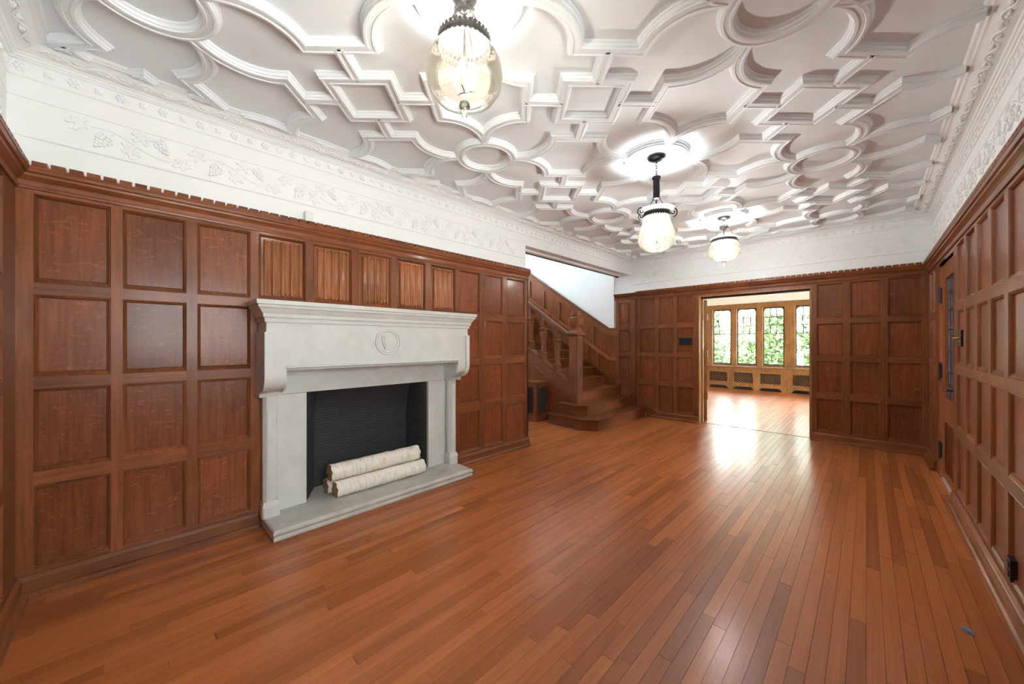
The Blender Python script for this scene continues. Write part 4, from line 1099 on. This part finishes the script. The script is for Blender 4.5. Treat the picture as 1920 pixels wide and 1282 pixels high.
bf.loops([[(-.030, 0, .002), (-.030, 0, .002), (-.030, 0, .003), (-.030, 0, .003)], [(-.01, -.011, .002), (-.008, .012, .003), (-.006, .010, .012), (-.010, -.006, .014)], [(.012, -.013, .001), (.014, .014, .002), (.010, .010, .016), (.012, -.008, .018)], [(.028, -.004, .001), (.030, .006, .002), (.028, .006, .006), (.028, -.002, .006)]], True, True)
tag(obj('foil_scrap', bf, 'blue', None, (2.60, -.325, .0), .6), 'small crumpled blue scrap on the floor near the right wall', 'scrap')

# ------------------------------------------------------------------ garden outside
struct(obj('wall_shade_block', MB().box(9.0, GX1 + .2, GY0 - .15, GY1 + 3.0, GZ + .1, 6.4), 'cream'))  # unseen block added above the garden room to shade the shrubs
struct(obj('ground', MB().box(GX1 + .25, 60, -30, 36, -.6, -.35), 'lawn'))
struct(obj('ground_bounce', MB().box(-20, GX1 + .25, -30, GY0 - .3, -.6, -.35), 'bounce_paving'))  # unseen pale ground, added to bounce sunlight up to the ceiling
def shrub(name, label, x, y, h, r, n, seed, trunk=None, cat='shrub', group='shrubs outside the garden windows'):
    rr = random.Random(seed); t = thing(name, label, cat, (x, y, -.35), group=group)
    mb = MB()
    zc = h - r * 1.0 if trunk else h * .5
    vz = r if trunk else h * .5
    for _ in range(n):
        while True:
            a, b, c = rr.uniform(-1, 1), rr.uniform(-1, 1), rr.uniform(-1, 1)
            d = a * a + b * b + c * c
            if .25 < d < 1: break
        p = Vector((a * r, b * r, zc + c * vz)); s = rr.uniform(.06, .15)
        u = Vector((rr.uniform(-1, 1), rr.uniform(-1, 1), rr.uniform(-.6, .6))).normalized(); w = u.orthogonal().normalized()
        mb.add([p - u * s, p + w * s * .45, p + u * s, p - w * s * .45], [(0, 1, 2, 3)])
    o = obj('foliage', mb, 'leaf', t, fix=False); o['kind'] = 'stuff'
    if trunk:
        obj('trunk', MB().tube([(0, 0, 0), (.05, .04, h * .3), (-.05, .1, h * .62), (.0, .05, h * .9)], [trunk, trunk * .8, trunk * .6, trunk * .3], 8), 'bark', t)
        for k in range(5):
            a = rr.uniform(0, 6.28); obj('branch', MB().tube([(0, .05, h * (.4 + .08 * k)), (math.cos(a) * r * .4, math.sin(a) * r * .4, h * (.5 + .08 * k)), (math.cos(a) * r * .8, math.sin(a) * r * .8, h * (.55 + .09 * k))], [trunk * .4, trunk * .25, trunk * .1], 6), 'bark', t)
    else:
        for k in range(4):
            a = rr.uniform(0, 6.28); obj('stem', MB().tube([(0, 0, 0), (math.cos(a) * r * .3, math.sin(a) * r * .3, h * .4), (math.cos(a) * r * .6, math.sin(a) * r * .6, h * .8)], [.03, .02, .008], 6), 'bark', t)
    return t
shrub('shrub', 'green shrub seen through the leftmost garden window', 14.7, 4.35, 3.0, .72, 1500, 1)
shrub('shrub', 'low spreading shrub seen through the second garden window', 16.3, 3.2, 2.7, .85, 1400, 2)
shrub('shrub', 'leafy shrub seen through the third garden window', 14.6, 2.15, 2.9, .58, 1300, 3)
shrub('shrub', 'tall green shrub seen through the garden window nearest the door jamb', 14.3, .85, 3.1, .62, 1500, 4)
shrub('tree', 'slender tree with open crown behind the left shrubs', 19.0, 6.9, 5.5, 2.1, 2600, 5, .12, 'tree', 'trees behind the shrubs')
shrub('tree', 'broad tree standing behind the right-hand shrubs', 20.0, 2.3, 5.8, 2.2, 2800, 6, .14, 'tree', 'trees behind the shrubs')
